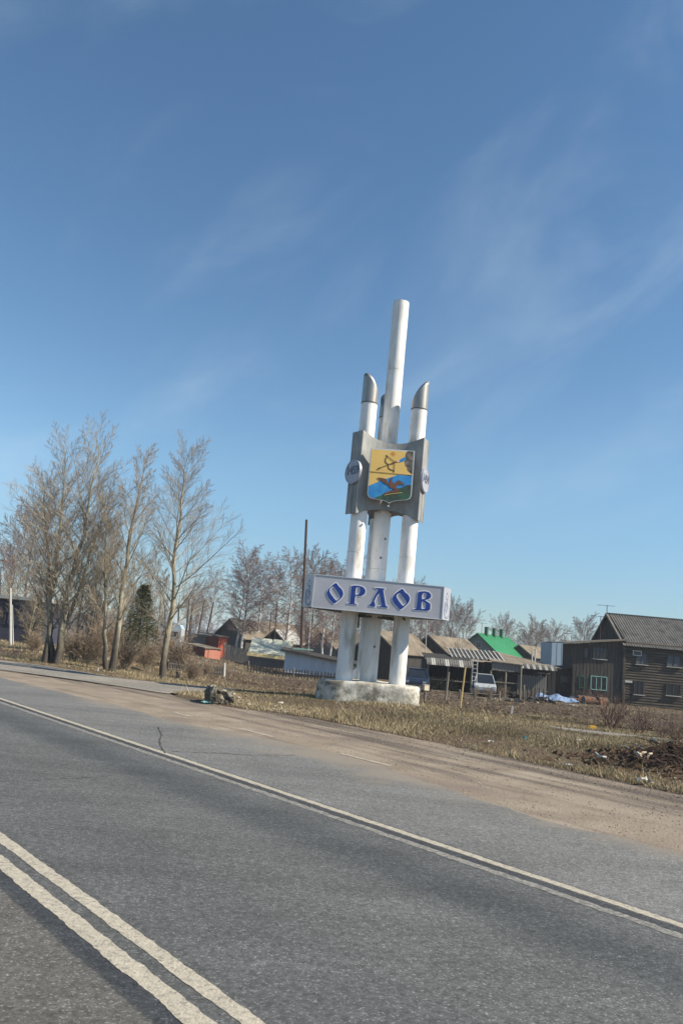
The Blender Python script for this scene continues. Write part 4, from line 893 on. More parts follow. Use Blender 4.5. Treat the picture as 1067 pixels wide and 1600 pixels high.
def gable_house(name, lb, px, py, D, W, L, eave, ridge, yaw, wall, roofm, trim, zoff=None, over=.35, wins=(), cat='house', sheets=0):
    """(px, py) = apex of the front gable in the picture"""
    apex = at(px, py, D); z0 = gz(apex.x, apex.y) if zoff is None else apex.z - ridge
    k = apex.z - z0; e = k - (ridge - eave); t = thing(name, lb, cat, (apex.x, apex.y, z0), yaw)
    q = MB(); q.prism([(-W / 2, -.3), (W / 2, -.3), (W / 2, e), (0, k - .08), (-W / 2, e)], 0, L); q.build('wall', K[wall], t)
    sl = (k - e) / (W / 2)
    for s in (-1, 1):
        q = MB(); lo = e - over * sl
        a, b, c, d = (s * (W / 2 + over), -over, lo), (s * (W / 2 + over), L + over, lo), (0, L + over, k), (0, -over, k)
        if sheets: corrugated(q, a, b, c, d, pitch=sheets, amp=.03)
        else: q.slab(a, b, c, d, .06)
        o = q.build('roof', K[roofm], t)
        q = MB(); q.slab((s * (W / 2 + over), -over - .04, lo + .01), (s * (W / 2 + over), -over - .005, lo + .01), (0, -over - .005, k + .01), (0, -over - .04, k + .01), .15); q.build('verge_board', K[trim], o)
    for (x, z, w, h, fr, nv) in wins: window(t, x, z, w, h, -.02, fr, nv=nv)
    t['_k'] = k; t['_e'] = e; return t, k, e
# green roofed house
t, k, e = gable_house('gable_house', 'small house with bright green metal roof and grey green gable', 747, 989, 110, 6.6, 10, 4.3, 6.9, rad(-36), 'green_wall', 'green_roof', 'green_dark', wins=())
window(t, .15, k - 1.55, .7, .75, -.02, 'offwhite', nv=2)
q = MB(); q.box((0, -.06, e - .1), (7.0, .1, .12)); q.build('eave_board', K['green_dark'], t)
sl = (k - e) / 3.3
for i in range(3):
    q = MB(); q.box((.25, 2.0 + i * 2.5, k + .25), (.42, .42, 1.3)); c = q.build('chimney', K['green_dark'], t)
    MB().box((.25, 2.0 + i * 2.5, k + .93), (.5, .5, .06)).build('chimney_cap', K['under'], c)
q = MB(); q.slab((3.66, -.35, e - .35 * sl + .0), (3.66, 10.35, e - .35 * sl), (3.70, 10.35, e - .35 * sl), (3.70, -.35, e - .35 * sl), .16); q.build('gutter', K['offwhite'], t)
q = MB()
for i in range(20): q.slab((3.63, -.3 + i * .55, e - .35 * sl + .03), (3.63, -.26 + i * .55, e - .35 * sl + .03), (.02, -.26 + i * .55, k + .03), (.02, -.3 + i * .55, k + .03), .03)
q.build('standing_seams', K['green_roof'], t)
antenna(752, 989, 112, 1.4, 'television antenna above the green roof')
# brown houses
t, k, e = gable_house('gable_house', 'brown weathered gable house just left of the green roof', 672, 992, 88, 6.4, 7.5, 3.2, 5.4, rad(-40), 'board', 'roof_brown', 'wood', wins=((0, 1.6, .5, .5, 'offwhite', 1),))
q = MB()
for i in range(8): q.tube((2.6 - .2 * i, 1 + .7 * i, e + .6), (2.6 - .2 * i, 1 + .7 * i, e + 1.6 + .3 * (i % 3)), .03, n=5)
q.build('roof_poles', K['wood'], t)
gable_house('gable_house', 'brown house with dark gable seen between the pillars', 590, 984, 82, 5.6, 6.5, 3.2, 5.2, rad(-38), 'board_dark', 'roof_brown', 'wood')
gable_house('gable_house', 'low brown boarded house under the right end of the name board', 628, 992, 84, 5.4, 5, 3.4, 4.9, rad(52), 'roof_brown', 'roof_brown', 'wood')
gable_house('gable_house', 'dark house with white lit slope behind the left pillar', 552, 992, 95, 7.5, 7, 3.2, 5.0, rad(-25), 'board_dark', 'roof_brown', 'wood')
gable_house('gable_house', 'brown house with a wide gable behind the white trunked birches', 363, 966, 100, 7.0, 9, 3.2, 5.4, rad(-50), 'board', 'roof_brown', 'wood', sheets=0)
gable_house('small_outbuilding', 'small dark gable with a pale lit roof slope behind the cream shed', 432, 983, 95, 3.4, 3.0, 2.3, 3.6, rad(-35), 'board_dark', 'slate_pale', 'wood', cat='shed')
gable_house('gable_house', 'far dark brown roof behind the pale roofed outbuilding', 425, 973, 120, 5, 9, 3.0, 4.6, rad(-62), 'board_dark', 'roof_brown', 'wood')
gable_house('gable_house', 'low brown roofed house behind the white birch trunks and bluish wall', 505, 988, 90, 6, 7, 2.4, 4.0, rad(-55), 'board_grey', 'roof_brown', 'wood')
gable_house('gable_house', 'small dark gable house right of the green roof', 812, 1007, 115, 4.6, 8, 3.4, 4.9, rad(-40), 'board_dark', 'roof_brown', 'wood')
# blue grey hangar
p = at(862, 1003, 95); z0 = gz(p.x, p.y); t = thing('metal_hangar', 'flat blue grey sheet metal shed beyond the boarded wing', 'shed', (p.x, p.y, z0)); hh = p.z - z0
q = MB()
for i in range(20): q.box((.15 + i * .3, 0 + .02 * (i % 2), hh / 2), (.29, .06, hh))
q.box((3, 2.6, hh / 2 - .03), (5.9, 5, hh - .06)); q.build('wall', K['bluehaze'], t); MB().box((2.98, 2.55, hh + .03), (6.0, 5.1, .05)).build('roof', K['bluehaze'], t)

# sheds row
def shed_pt(px, py, D): q = at(px, py, D); return q
def box_px(mb, x0, y0, x1, y1, D, dep, pad=0):
    """box whose front face spans a picture rectangle measured along the level direction"""
    a = at(x0, y0, D); b = at(x1, y1, D); mb.box(((a.x + b.x) / 2, D + dep / 2, (a.z + b.z) / 2), (abs(b.x - a.x), dep, abs(a.z - b.z)))
def rel(mb, t): mb.v = [(x - t.location.x, y - t.location.y, z - t.location.z) for x, y, z in mb.v]; return mb
def ybase(px, D): p = at(px, 1050, D); return gz(p.x, p.y)
D1 = 58
# open wood shed
a = at(668, 1030, D1); b = at(738, 1036, D1); zb = gz(a.x, D1); t = thing('open_woodshed', 'long open woodshed with grey corrugated eave and log posts', 'shed', (a.x, D1, zb))
zt = a.z - zb; Wd = b.x - a.x
def eave_sheets(t, n, x0, x1, zlo, zhi, y0, y1, mats, drop=0):
    w = (x1 - x0) / n; me_c = {}
    for i in range(n):
        m = mats[i % len(mats)]
        if m not in me_c:
            q = MB(); corrugated(q, (0, y0, 0), (w * .97, y0, 0), (w * .97, y1, zhi - zlo), (0, y1, zhi - zlo), pitch=w * .5, amp=.02); me_c[m] = q.mesh('roof_sheet', K[m])
        link('roof_sheet', me_c[m], t, loc=(x0 + i * w, 0, zlo - drop * i / n + .012 * (i % 2)))
eave_sheets(t, 10, -.1, Wd, zt - .35, zt + .12, -.5, .2, ['slate', 'slate_pale', 'slate'], drop=-.0)
q = MB(); q.slab((-.1, .2, zt + .1), (Wd, .2, zt + .1), (Wd, 3.2, zt + .45), (-.1, 3.2, zt + .45), .06); q.build('roof', K['board_dark'], t)
q = MB(); q.box((Wd / 2, 3.1, zt / 2), (Wd, .08, zt)); q.box((-.05, 1.6, zt / 2), (.08, 3, zt)); q.box((Wd, 1.6, zt / 2), (.08, 3, zt)); q.build('back_wall', K['board_dark'], t)
for x in (0, Wd * .45, Wd * .98): MB().tube((x, -.1, -.2), (x + .05, -.1, zt - .15), .07, .06, 7).build('post', K['wood'], t)
MB().box((Wd / 2, -.12, .85), (Wd, .05, .07)).build('rail', K['wood'], t)
fw = thing('firewood_stack', 'stack of cut firewood inside the open woodshed', 'firewood', (a.x + 1, D1 + 1.3, zb)); q = MB(); rng = random.Random(3)
for i in range(14):
    for j in range(7): q.tube((i * .16 + .08 * (j % 2) - .6, rng.uniform(-.1, .1), .07 + j * .14), (i * .16 + .08 * (j % 2) - .6, .5, .07 + j * .14), .075, n=6)
o = q.build('split_logs', K['firewood'], fw)
# ladder and striped-roof barn
D2 = 60; a = at(705, 1027, D2); b = at(786, 1033, D2); zb = gz(a.x, D2); t = thing('striped_roof_barn', 'barn whose low roof is striped with alternating pale and dark sheets', 'barn', (a.x, D2, zb)); Wd = b.x - a.x; zt = a.z - zb; zh = at(708, 1013, D2 + 2.5).z - zb
eave_sheets(t, 12, -.05, Wd, zt - .02, zh, -.4, 2.4, ['slate'], drop=0)
sm = MB(); sm.slab((0, -.42, 0), (.09, -.42, 0), (.09, 2.4, zh - zt), (0, 2.4, zh - zt), .03); sme = sm.mesh('batten', K['slate_pale'])
for i in range(13): link('batten', sme, t, loc=(-.05 + i * Wd / 12, 0, zt + .07))
q = MB()
for i in range(22): q.box((Wd * (i + .5) / 22, 0 + .012 * (i % 2), zt / 2 - .1), (Wd / 22 - .01, .06, zt - .15))
q.box((Wd / 2, 2.2, zt / 2 - .1), (Wd, 4.2, zt - .15)); q.build('wall', K['board_dark'], t)
la = at(741, 1058, 57.2); lz = gz(la.x, la.y); lt = thing('ladder', 'pale wooden ladder leaning on the striped roof barn', 'ladder', (la.x, 57.2, lz)); lh = at(741, 1029, 57.2).z - lz
for s in (-.17, .17): MB().box((s, 0, lh / 2), (.05, .06, lh), (-.08, 0, 0)).build('rail', K['offwhite'], lt)
rg = MB().box((0, 0, 0), (.34, .04, .04)).mesh('rung', K['offwhite'])
for i in range(9): z = .25 + i * (lh - .4) / 8; link('rung', rg, lt, loc=(0, -(lh / 2 - z) * -.08, z))
# grey boarded store
D3 = 59; a = at(768, 1035, D3); b = at(814, 1037, D3); zb = gz(a.x, D3); t = thing('plank_lean_to', 'lean-to with a band of grey planks above an open dark front', 'shed', (a.x, D3, zb)); Wd = b.x - a.x; zt = a.z - zb; z1 = at(790, 1049, D3).z - zb
pl = MB().box((0, 0, 0), (Wd / 9 - .015, .04, zt - z1)).mesh('plank', K['board_grey'])
for i in range(9): link('plank', pl, t, loc=(Wd * (i + .5) / 9, -.05, (zt + z1) / 2 + .02 * math.sin(i * 2)))
q = MB(); q.slab((-.1, -.2, zt + .12), (Wd + .1, -.2, zt + .02), (Wd + .1, 3, zt + .45), (-.1, 3, zt + .5), .06); q.build('roof', K['roof_brown'], t)
q = MB(); q.box((Wd / 2, 2.9, zt / 2), (Wd, .08, zt)); q.build('back_wall', K['board_dark'], t)
for x in (-.02, Wd * .5): MB().tube((x, 0, -.2), (x, 0, z1), .06, n=7).build('post', K['wood'], t)
MB().tube((Wd, -.12, -.2), (Wd - .02, -.12, zt), .07, .06, 8).build('post', K['wood'], t)
MB().box((Wd / 2, -.05, 1.0), (Wd, .05, .07)).build('rail', K['wood'], t)
# long dark barn reaching the log house
D4 = 62; a = at(800, 1040, D4); b = at(868, 1043, D4); zb = gz(a.x, D4); t = thing('dark_barn', 'long dark barn with pale corrugated eave next to the log house', 'barn', (a.x, D4, zb)); Wd = b.x - a.x; zt = a.z - zb; zh = at(800, 1019, D4 + 5).z - zb
eave_sheets(t, 14, .1, Wd, zt - .12, zt + .22, -.55, -.1, ['slate_pale', 'slate'], drop=.0)
q = MB(); q.slab((-.3, -.1, zt + .2), (Wd + .3, -.1, zt + .15), (Wd + .6, 5, zh - .7), (-.6, 5, zh), .07); q.build('roof', K['roof_brown'], t)
q = MB()
for i in range(22):
    if 14 <= i <= 16: continue
    q.box((Wd * (i + .5) / 22, .012 * (i % 2), zt / 2), (Wd / 22 - .012, .06, zt))
q.box((Wd / 2, 2.6, zt / 2), (Wd, 4.6, zt)); q.build('wall', K['board_dark'], t)
pl = MB().box((0, 0, 0), (.14, .03, 1.7)).mesh('plank', K['board_grey'])
for i in range(13): link('plank', pl, t, loc=(.5 + i * .17, -.08, .9 + .04 * math.sin(i * 3)))
q = MB(); q.box((Wd * .78, -.05, 1.0), (.08, .06, 2.0)); q.box((Wd * .66, -.05, 1.0), (.08, .06, 2.0)); q.box((Wd * .72, -.05, 2.0), (.9, .06, .08)); q.build('door_frame', K['wood'], t)
for x, y in ((833, 1025), (838, 1022)):
    p = at(x, y + 6, D4 + 2); o = MB().tube((0, 0, -.4), (0, 0, .7), .06, n=8).build('vent_pipe', K['conpole'], t); o.location = (p.x - a.x, 2.5, p.z - zb)

# red sheds, cream shed, bluish wall on the left
def box_shed(name, lb, x0, y0, x1, y1, D, dep, front, side, roofm, yaw=0, slope=.25, cat='shed', nb_=0):
    a = at(x0, y0, D); b = at(x1, y1, D); z0 = min(gz(a.x, D), b.z); W = b.x - a.x; Hh = a.z - z0
    t = thing(name, lb, cat, (a.x, D, z0), yaw)
    q = MB(); n = max(6, int(W / .3))
    for i in range(n): q.box((W * (i + .5) / n, .008 * (i % 2), Hh / 2), (W / n - .012, .05, Hh))
    q.build('front_wall', K[front], t)
    q = MB(); q.prism([(0, 0), (W, 0), (W, Hh - .05), (0, Hh - .05)], .03, dep); q.build('body', K[side], t)
    q = MB(); q.slab((-.12, -.15, Hh), (W + .12, -.15, Hh), (W + .12, dep + .1, Hh + slope), (-.12, dep + .1, Hh + slope), .06); q.build('roof', K[roofm], t); return t, W, Hh
t, W, Hh = box_shed('red_shed', 'small pinkish red metal shed with a brown roof behind the tangled shrub', 321, 1012, 346, 1040, 70, 4.2, 'red', 'red_shaded', 'roof_brown', yaw=rad(38))
MB().box((W * .5, -.04, Hh * .48), (W * .55, .03, Hh * .85)).build('door', K['red'], t)
t, W, Hh = box_shed('red_shed', 'bright orange red shed behind the pinkish one', 343, 994, 357, 1010, 84, 4.0, 'red_bright', 'red_shaded', 'roof_brown', yaw=rad(38))
MB().box((W * .5, -.04, Hh * .48), (W * .6, .03, Hh * .8)).build('door', K['red_bright'], t)
box_shed('grey_shed', 'low grey board shed left of the orange red shed', 292, 992, 321, 1010, 86, 3, 'board_grey', 'board_dark', 'roof_brown')
# cream box body
a = at(389, 997, 72); b = at(453, 1032, 72); z0 = gz(a.x, 72); t = thing('cream_box_shed', 'low shed under a big cream sheet roof with an ochre stained lower edge', 'shed', (a.x, 72, z0), rad(-1)); W = b.x - a.x; Hh = a.z - z0; zl_ = b.z - z0
TY = 1.7
q = MB(); q.slab((0, 0, zl_ + .12), (W, 0, zl_ - .02), (W + .05, TY, Hh), (.15, TY, Hh + .05), .08); q.build('sloping_roof', K['cream'], t)
for i in range(4):
    f0 = i / 4 + .01; f1 = (i + 1) / 4 - .01
    q = MB(); q.slab((W * f0 + .02, .05, zl_ + .17 - .14 * f0), (W * f1, .05, zl_ + .17 - .14 * f1), (W * f1 + .04, TY, Hh + .08), (W * f0 + .1, TY, Hh + .09), .03); q.build('panel', K['cream'], t)
q = MB(); q.slab((-.02, -.06, zl_ + .13), (W + .02, -.06, zl_ - .01), (W + .02, .32, zl_ + .32), (-.0, .32, zl_ + .46), .03); q.build('stained_skirt', K['ochre'], t)
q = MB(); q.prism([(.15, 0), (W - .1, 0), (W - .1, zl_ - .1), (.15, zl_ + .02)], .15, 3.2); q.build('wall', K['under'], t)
q = MB(); q.slab((.15, TY, Hh + .02), (W + .05, TY, Hh - .03), (W + .05, 3.3, zl_ + .5), (.15, 3.3, zl_ + .5), .05); q.build('rear_roof', K['cream'], t)
# bluish low wall building
a = at(446, 1017, 66); b = at(528, 1046, 66); z0 = gz(b.x, 66); t = thing('whitewashed_barn', 'long low bluish white barn with a dark eave left of the monument', 'barn', (a.x, 66, z0)); W = b.x - a.x; Hh = a.z - z0; He = at(520, 1034, 66).z - z0
q = MB(); q.prism([(0, -.2), (W + 1.5, -.2), (W + 1.5, He - .15), (0, Hh)], 0, 4); q.build('wall', K['bluewall'], t)
q = MB(); q.slab((-.4, -.35, Hh + .12), (W + 1.7, -.35, He - .05), (W + 1.7, 4.3, He + .15), (-.4, 4.3, Hh + .3), .13); q.build('roof', K['board_dark'], t)
MB().box((1.4, .3, Hh + .25), (1.6, .8, .1)).build('roof_sheet', K['mint'], t)
q = MB(); q.box((W * .5, -.03, .12), (W + .9, .05, .3)); q.build('plinth', K['board_dark'], t)
# long board fences
def picket_fence(lb, x0, y0, x1, y1, hpx, m, sp=.16, posts=2.4, D=None, rail=True, hj=.04, pw=.08):
    if D: a = at(x0, y0, D); b = at(x1, y1, D)
    else: a = gp(x0, y0); b = gp(x1, y1)
    L = math.hypot(b.x - a.x, b.y - a.y); yaw = math.atan2(b.y - a.y, b.x - a.x); h = hpx * a.y / FPX
    z0 = gz(a.x, a.y); t = thing('picket_fence', lb, 'fence', (a.x, a.y, z0), yaw); pm = MB().box((0, 0, h / 2), (pw, .03, h)).mesh('picket', K[m]); po = MB().tube((0, 0, -.2), (0, 0, h * 1.15), .06, .055, 7).mesh('post', K['wood']); rng = random.Random(int(x0))
    def zz(s): return gz(a.x + (b.x - a.x) * s / L, a.y + (b.y - a.y) * s / L) - z0
    s = 0
    while s < L:
        o = link('picket', pm, t, loc=(s, rng.uniform(-.01, .01), zz(s) + rng.uniform(-hj, hj))); o.rotation_euler = (0, rng.gauss(0, .05), 0); s += sp * rng.uniform(.85, 1.2)
    k = int(L / posts)
    for i in range(k + 1): link('post', po, t, loc=(i * L / max(1, k), .06, zz(i * L / max(1, k))))
    for fz in (.3, .78):
        q = MB(); n = 8
        for i in range(n): s0, s1 = L * i / n, L * (i + 1) / n; q.tube((s0, .03, zz(s0) + h * fz), (s1, .03, zz(s1) + h * fz), .025, n=5)
        q.build('rail', K['wood'], t)
    return t
picket_fence('dark picket fence in front of the cream shed and bluish barn', 388, 1040, 530, 1052, 14, 'board_dark', sp=.24, D=61)
picket_fence('old grey picket fence below the pinkish red shed', 262, 1052, 350, 1056, 16, 'board', sp=.22)
picket_fence('grey board fence behind the pinkish red shed and birches', 350, 1020, 392, 1024, 22, 'board_grey', sp=.15, pw=.14, D=76)
picket_fence('thin rail fence in front of the woodshed and the white car', 655, 1078, 780, 1092, 13, 'wood', sp=.9, D=50)
picket_fence('pale far fence behind the birch trunks above the bluish barn', 470, 1020, 530, 1024, 12, 'offwhite', sp=.3, D=80)
picket_fence('long dull wire fence line below the dark blue building', -20, 998, 75, 1004, 28, 'greywall', sp=.35, pw=.12)
picket_fence('bent rail fence before the dark barn', 818, 1086, 858, 1089, 20, 'board_dark', sp=.3, D=58)
# dark blue building far left
a = at(-60, 920, 62); b = at(62, 935, 62); z0 = gz(a.x, 62); t = thing('dark_blue_building', 'long dark blue building with a pale roof edge at far left', 'building', (a.x, 62, z0)); W = b.x - a.x; Hh = at(20, 936, 62).z - z0
q = MB(); q.box((W / 2, 3, Hh / 2), (W, 6, Hh)); q.build('wall', K['darkblue'], t)
q = MB(); q.box((W / 2, 2.9, Hh + .12), (W + .6, 6.6, .26)); q.build('roof_edge', K['slate_pale'], t)
for i in range(5): window(t, .8 + i * W / 5, Hh * .55, .9, .8, -.02, 'darkblue', nv=2)

# ------------------------------------------------------------------ poles
def pole(name, lb, x0, y0, x1, y1, D, r, m, cross=False, grp=None):
    a = at(x0, y0, D); b = at(x1, y1, D); z0 = gz(a.x, D) - .2; d = b - a; t0 = (z0 - a.z) / d.z; base = a + d * t0
    t = thing(name, lb, 'pole', base, group=grp); MB().tube((0, 0, 0), b - base, r, r * .72, 9).build('shaft', K[m], t)
    if cross:
        e = b - base; q = MB().tube(e + Vector((-.6, 0, -.35)), e + Vector((.6, 0, -.35)), .05, n=6); q.build('crossarm', K[m], t)
        q = MB()
        for s in (-.5, 0, .5): q.tube(e + Vector((s, 0, -.3)), e + Vector((s, 0, -.12)), .045, n=6)
        q.build('insulator', K['offwhite'], t)
    return t
pole('tall_pole', 'very tall dark tarred pole left of the name board', 471, 1000, 479, 812, 70, .15, 'pole')
pole('utility_pole', 'light concrete pole in front of the dark blue building', 17, 1000, 17, 919, 50, .09, 'conpole')
pole('utility_pole', 'thin second pole beside the light concrete pole', 21, 998, 20, 945, 52, .04, 'conpole')
for x0, y0, x1, y1, lb in ((313, 975, 320, 937, 'leaning dark pole furthest right in the group behind the birches'), (298, 972, 301, 942, 'upright dark pole second in the group behind the white van'), (293, 970, 296, 936, 'thin dark pole left of the upright one behind the white van'), (279, 968, 280, 943, 'short pole at the left of the group behind the lone poplar'), (326, 978, 334, 941, 'thick dark pole next to the leaning one')):
    pole('utility_pole', lb, x0, y0, x1, y1, 95, .12, 'pole', grp='poles behind the birches')
pole('utility_pole', 'dark pole above the small pale roofed outbuilding', 429, 1000, 433, 943, 80, .07, 'pole')
pole('utility_pole', 'shorter thin pole left of the dark one above the outbuilding', 421, 995, 424, 956, 82, .05, 'pole')
pole('utility_pole', 'thin pale pole rising right of the name board supports', 664, 1030, 667, 960, 75, .05, 'conpole')
pole('fence_post', 'pale concrete post right of the dark low shrub', 350, 1056, 351, 1036, 46, .09, 'conpole')
pole('utility_pole', 'short dark pole on the horizon at the left edge of the photo', 1, 940, 2, 886, 80, .07, 'pole')
pole('wooden_post', 'slanting yellow painted post in the brown earth', 719, 1103, 727, 1042, 31, .036, 'rust')
pole('wooden_post', 'brown post standing left of the slanting yellow one', 697, 1082, 701, 1050, 44, .07, 'wood')
p = gp(663, 1098); t = thing('service_box', 'small tan box on a grey post right of the monument base', 'utility box', (p.x, p.y, gz(p.x, p.y)))
h = 1.6 - (1077 - 1018) * p.y / FPX - gz(p.x, p.y); q = MB(); q.tube((0, 0, -.2), (0, 0, h), .06, n=8); q.build('post', K['post_grey'], t); q = MB(); q.tube((0, 0, h - .16), (0, 0, h - .1), .085, n=10); q.build('clamp', K['under'], t)
q = MB(); q.box((0, 0, h + .13), (.30, .2, .25), (0, 0, .6)); q.build('box', K['tan'], t); MB().box((0, 0, h + .268), (.33, .23, .02), (0, 0, .6)).build('lid', K['tan'], t)
p = gp(799, 1118); t = tag(MB().box((p.x, p.y, gz(p.x, p.y) + .16), (.09, .09, .4), (0, .1, 0)).build('marker_post', K['litter']), 'short white marker post in the dead grass', 'post')
p = gp(278, 1061); tag(MB().tube((p.x, p.y, gz(p.x, p.y) - .1), (p.x, p.y, gz(p.x, p.y) + .26), .11, .1, 8).build('tree_stump', K['post_grey']), 'short grey stump right of the lone young poplar', 'stump')
p = gp(153, 1050); tag(MB().box((p.x, p.y, gz(p.x, p.y) + .06), (.05, .05, .18), (0, .1, 0)).build('marker_post', K['litter']), 'tiny white stake left of the middle poplar', 'post')

# overhead cable behind the poplars
q = MB(); a = at(150, 965, 60); b = at(330, 935, 60); pr = None
for i in range(21):
    f = i / 20; c = a.lerp(b, f) - Vector((0, 0, 1.2 * 4 * f * (1 - f) * .35))
    if pr: q.tube(pr, c, .018, n=4, cap=False)
    pr = c
tag(q.build('overhead_cable', K['pole']), 'dark cable sagging behind the lone young poplar', 'cable')

# ------------------------------------------------------------------ vehicles
def car(lb, loc, rz, paint, L=3.9, W=1.6):
    t = thing('parked_car', lb, 'car', loc, rz)
    prof = [(-L / 2, .45), (-L / 2 + .03, .78), (-L / 2 + .15, .92), (-L / 2 + .35, 1.0), (-.2 - .1, 1.02), (L / 2 - .9, 1.0), (L / 2 - .15, .9), (L / 2, .72), (L / 2, .4), (L / 2 - .3, .3), (-L / 2 + .3, .3)]
    bm = bmesh.new(); n = len(prof); lv = []
    for s, wf in ((-1, .94), (-.9, 1), (.9, 1), (1, .94)):
        lv.append([bm.verts.new((x * (1 if abs(s) < 1 else .985), s * W / 2, z * (1 if abs(s) < 1 else .985) + (0 if abs(s) < 1 else .01))) for x, z in prof])
    for i in range(3):
        for k in range(n): bm.faces.new((lv[i][k], lv[i][(k + 1) % n], lv[i + 1][(k + 1) % n], lv[i + 1][k]))
    bm.faces.new(lv[0]); bm.faces.new(lv[3][::-1]); bmesh.ops.recalc_face_normals(bm, faces=bm.faces); me = bpy.data.meshes.new('body'); bm.to_mesh(me); bm.free(); me.materials.append(K[paint]); link('body', me, t)
    cab = [(-L / 2 + .12, .98), (-L / 2 + .42, 1.5), (-L / 2 + .7, 1.56), (.35, 1.55), (.6, 1.5), (1.05, .99)]
    q = MB(); nC = len(cab); vs = [(x, s * (W / 2 - (.06 if z < 1.2 else .2)), z) for s in (-1, 1) for x, z in cab]
    q.add(vs, [tuple(range(nC)), tuple(range(2 * nC - 1, nC - 1, -1))] + [(k, nC + k, nC + (k + 1) % nC, (k + 1) % nC) for k in range(nC)]); q.build('cabin_glass', K['glass'], t)
    q = MB(); q.box((-.42, 0, 1.565), (2.0, W - .36, .05)); q.build('roof_panel', K[paint], t)
    q = MB()
    for s in (-1, 1):
        for (xa, za, xb, zb) in ((-L / 2 + .12, .99, -L / 2 + .45, 1.55), (-.65, 1.0, -.6, 1.56), (1.03, 1.0, .6, 1.53), (.3, 1.0, .28, 1.56)): q.tube((xa, s * (W / 2 - .05), za), (xb, s * (W / 2 - .19), zb), .035, n=5)
    q.build('pillars', K[paint], t)
    for x in (-L / 2 + .72, L / 2 - .72):
        for s in (-1, 1):
            q = MB().tube((x, s * (W / 2 - .16), .31), (x, s * (W / 2 + .02), .31), .31, n=20); w = q.build('wheel', K['tyre'], t); MB().tube((x, s * (W / 2 + .0), .31), (x, s * (W / 2 + .03), .31), .18, n=14).build('hub', K['hub'], w)
    for s in (-1, 1):
        MB().box((L / 2 + .0, s * .58, .72), (.05, .24, .16)).build('headlight', K['lamp'], t); MB().box((-L / 2 - .0, s * .66, .78), (.05, .12, .26)).build('tail_light', K['redlamp'], t)
    for x in (-L / 2 - .03, L / 2 + .03): MB().box((x, 0, .46), (.1, W * .96, .14)).build('bumper', K['under'], t)
    return t
p = at(754, 1086, 58.2); car('white hatchback car parked before the striped roof barn', (p.x, p.y, gz(p.x, p.y)), rad(-96), 'carwhite', L=3.3, W=1.5)
p = at(652, 1066, 57); car('dark blue car half hidden behind the monument base', (p.x, p.y, gz(p.x, p.y)), rad(-100), 'carblue', L=3.6)
# white van behind the shrub, far left of the village
a = at(305, 985, 96); z0 = gz(a.x, 96); t = thing('parked_van', 'white van with pale blue rounded roof behind the low grey shed', 'van', (a.x, 80, z0)); t.scale = (.85, 1, .86); zt = at(305, 971, 96).z - z0
q = MB(); q.box((0, 0, zt * .45), (3.6, 1.9, zt * .8)); q.build('body', K['carwhite'], t)
q = MB(); q.prism([(-1.8, zt * .85), (1.8, zt * .85), (1.5, zt * .97), (.9, zt * 1.02), (-1.0, zt * 1.02), (-1.6, zt * .97)], -.85, .85); q.build('roof', K['bluehaze'], t)
for x in (-1.1, 0, 1.1): MB().box((x, -.96, zt * .68), (.8, .02, zt * .15)).build('window', K['glass'], t)
for x in (-1.4, 1.4): MB().tube((x, -.97, .35), (x, -.7, .35), .35, n=16).build('wheel', K['tyre'], t)
# pale tank by the red shed
p = at(312, 1038, 60); t = tag(MB().tube((p.x - .55, 60, p.z), (p.x + .55, 60, p.z), .34, .34, 14).build('water_tank', K['offwhite'], smooth=False), 'small white tank lying in front of the pinkish red shed', 'tank')
# dark wood piles and junk in front of sheds
def heap(name, lb, cat, px, py, w, h, d, m, seed, n=30):
    p = gp(px, py); rng = random.Random(seed); q = MB(); z = gz(p.x, p.y)
    for i in range(n):
        u = rng.uniform(-1, 1); v = rng.uniform(-1, 1); hh = h * (1 - u * u) * (1 - v * v * .6); s = rng.uniform(.12, .34)
        q.box((u * w / 2, v * d / 2, hh * rng.random() + .02), (s * rng.uniform(.6, 2.2), s, s * rng.uniform(.3, .8)), (rng.uniform(-.6, .6), rng.uniform(-.6, .6), rng.uniform(0, 3)))
    o = q.build(name, K[m]); o.location = (p.x, p.y, z); tag(o, lb, cat); return o
heap('junk_heap', 'dark heap of scrap right of the white car', 'scrap heap', 785, 1090, 2.6, .8, 1.2, 'board_dark', 1)
heap('junk_heap', 'dark tangle of scrap and timber in front of the white hatchback car', 'scrap heap', 762, 1087, 3.0, .95, .7, 'board_dark', 11, 110)
heap('junk_heap', 'brown heap of scrap wood under the plank lean-to', 'scrap heap', 800, 1082, 2.2, .9, 1.0, 'firewood', 2)
heap('plank_pile', 'flat pile of grey planks on the brown earth', 'planks', 795, 1098, 3.6, .18, .9, 'wood', 3, 16)
heap('junk_heap', 'dark scrap beside the blue tarpaulin', 'scrap heap', 845, 1099, 1.8, .45, .8, 'board_dark', 4)
heap('junk_heap', 'dark heap near the birch trunks left of the cream shed', 'scrap heap', 375, 1034, 2.0, .8, 1.0, 'board_dark', 5)
heap('junk_heap', 'rusty scrap below the boarded wing', 'scrap heap', 912, 1100, 3.2, .4, .9, 'rusted', 6, 40)
# tarpaulin
p = gp(862, 1096); vs = []; fs = []; nxg, nyg = 22, 10; rng = random.Random(6)
for j in range(nyg):
    for i in range(nxg):
        u = i / (nxg - 1) * 2 - 1; v = j / (nyg - 1) * 2 - 1; h = .42 * (1 - u ** 4) * (1 - v * v) + rng.uniform(0, .09) + .08 * math.sin(u * 9); vs.append((u * 1.9, v * .9, max(.02, h)))
for j in range(nyg - 1):
    for i in range(nxg - 1): k = j * nxg + i; fs.append((k, k + 1, k + nxg + 1, k + nxg))
o = MB().add(vs, fs).build('tarpaulin', K['tarp']); o.location = (p.x, p.y, gz(p.x, p.y)); tag(o, 'crumpled blue tarpaulin spread over rubbish before the dark barn', 'tarpaulin')
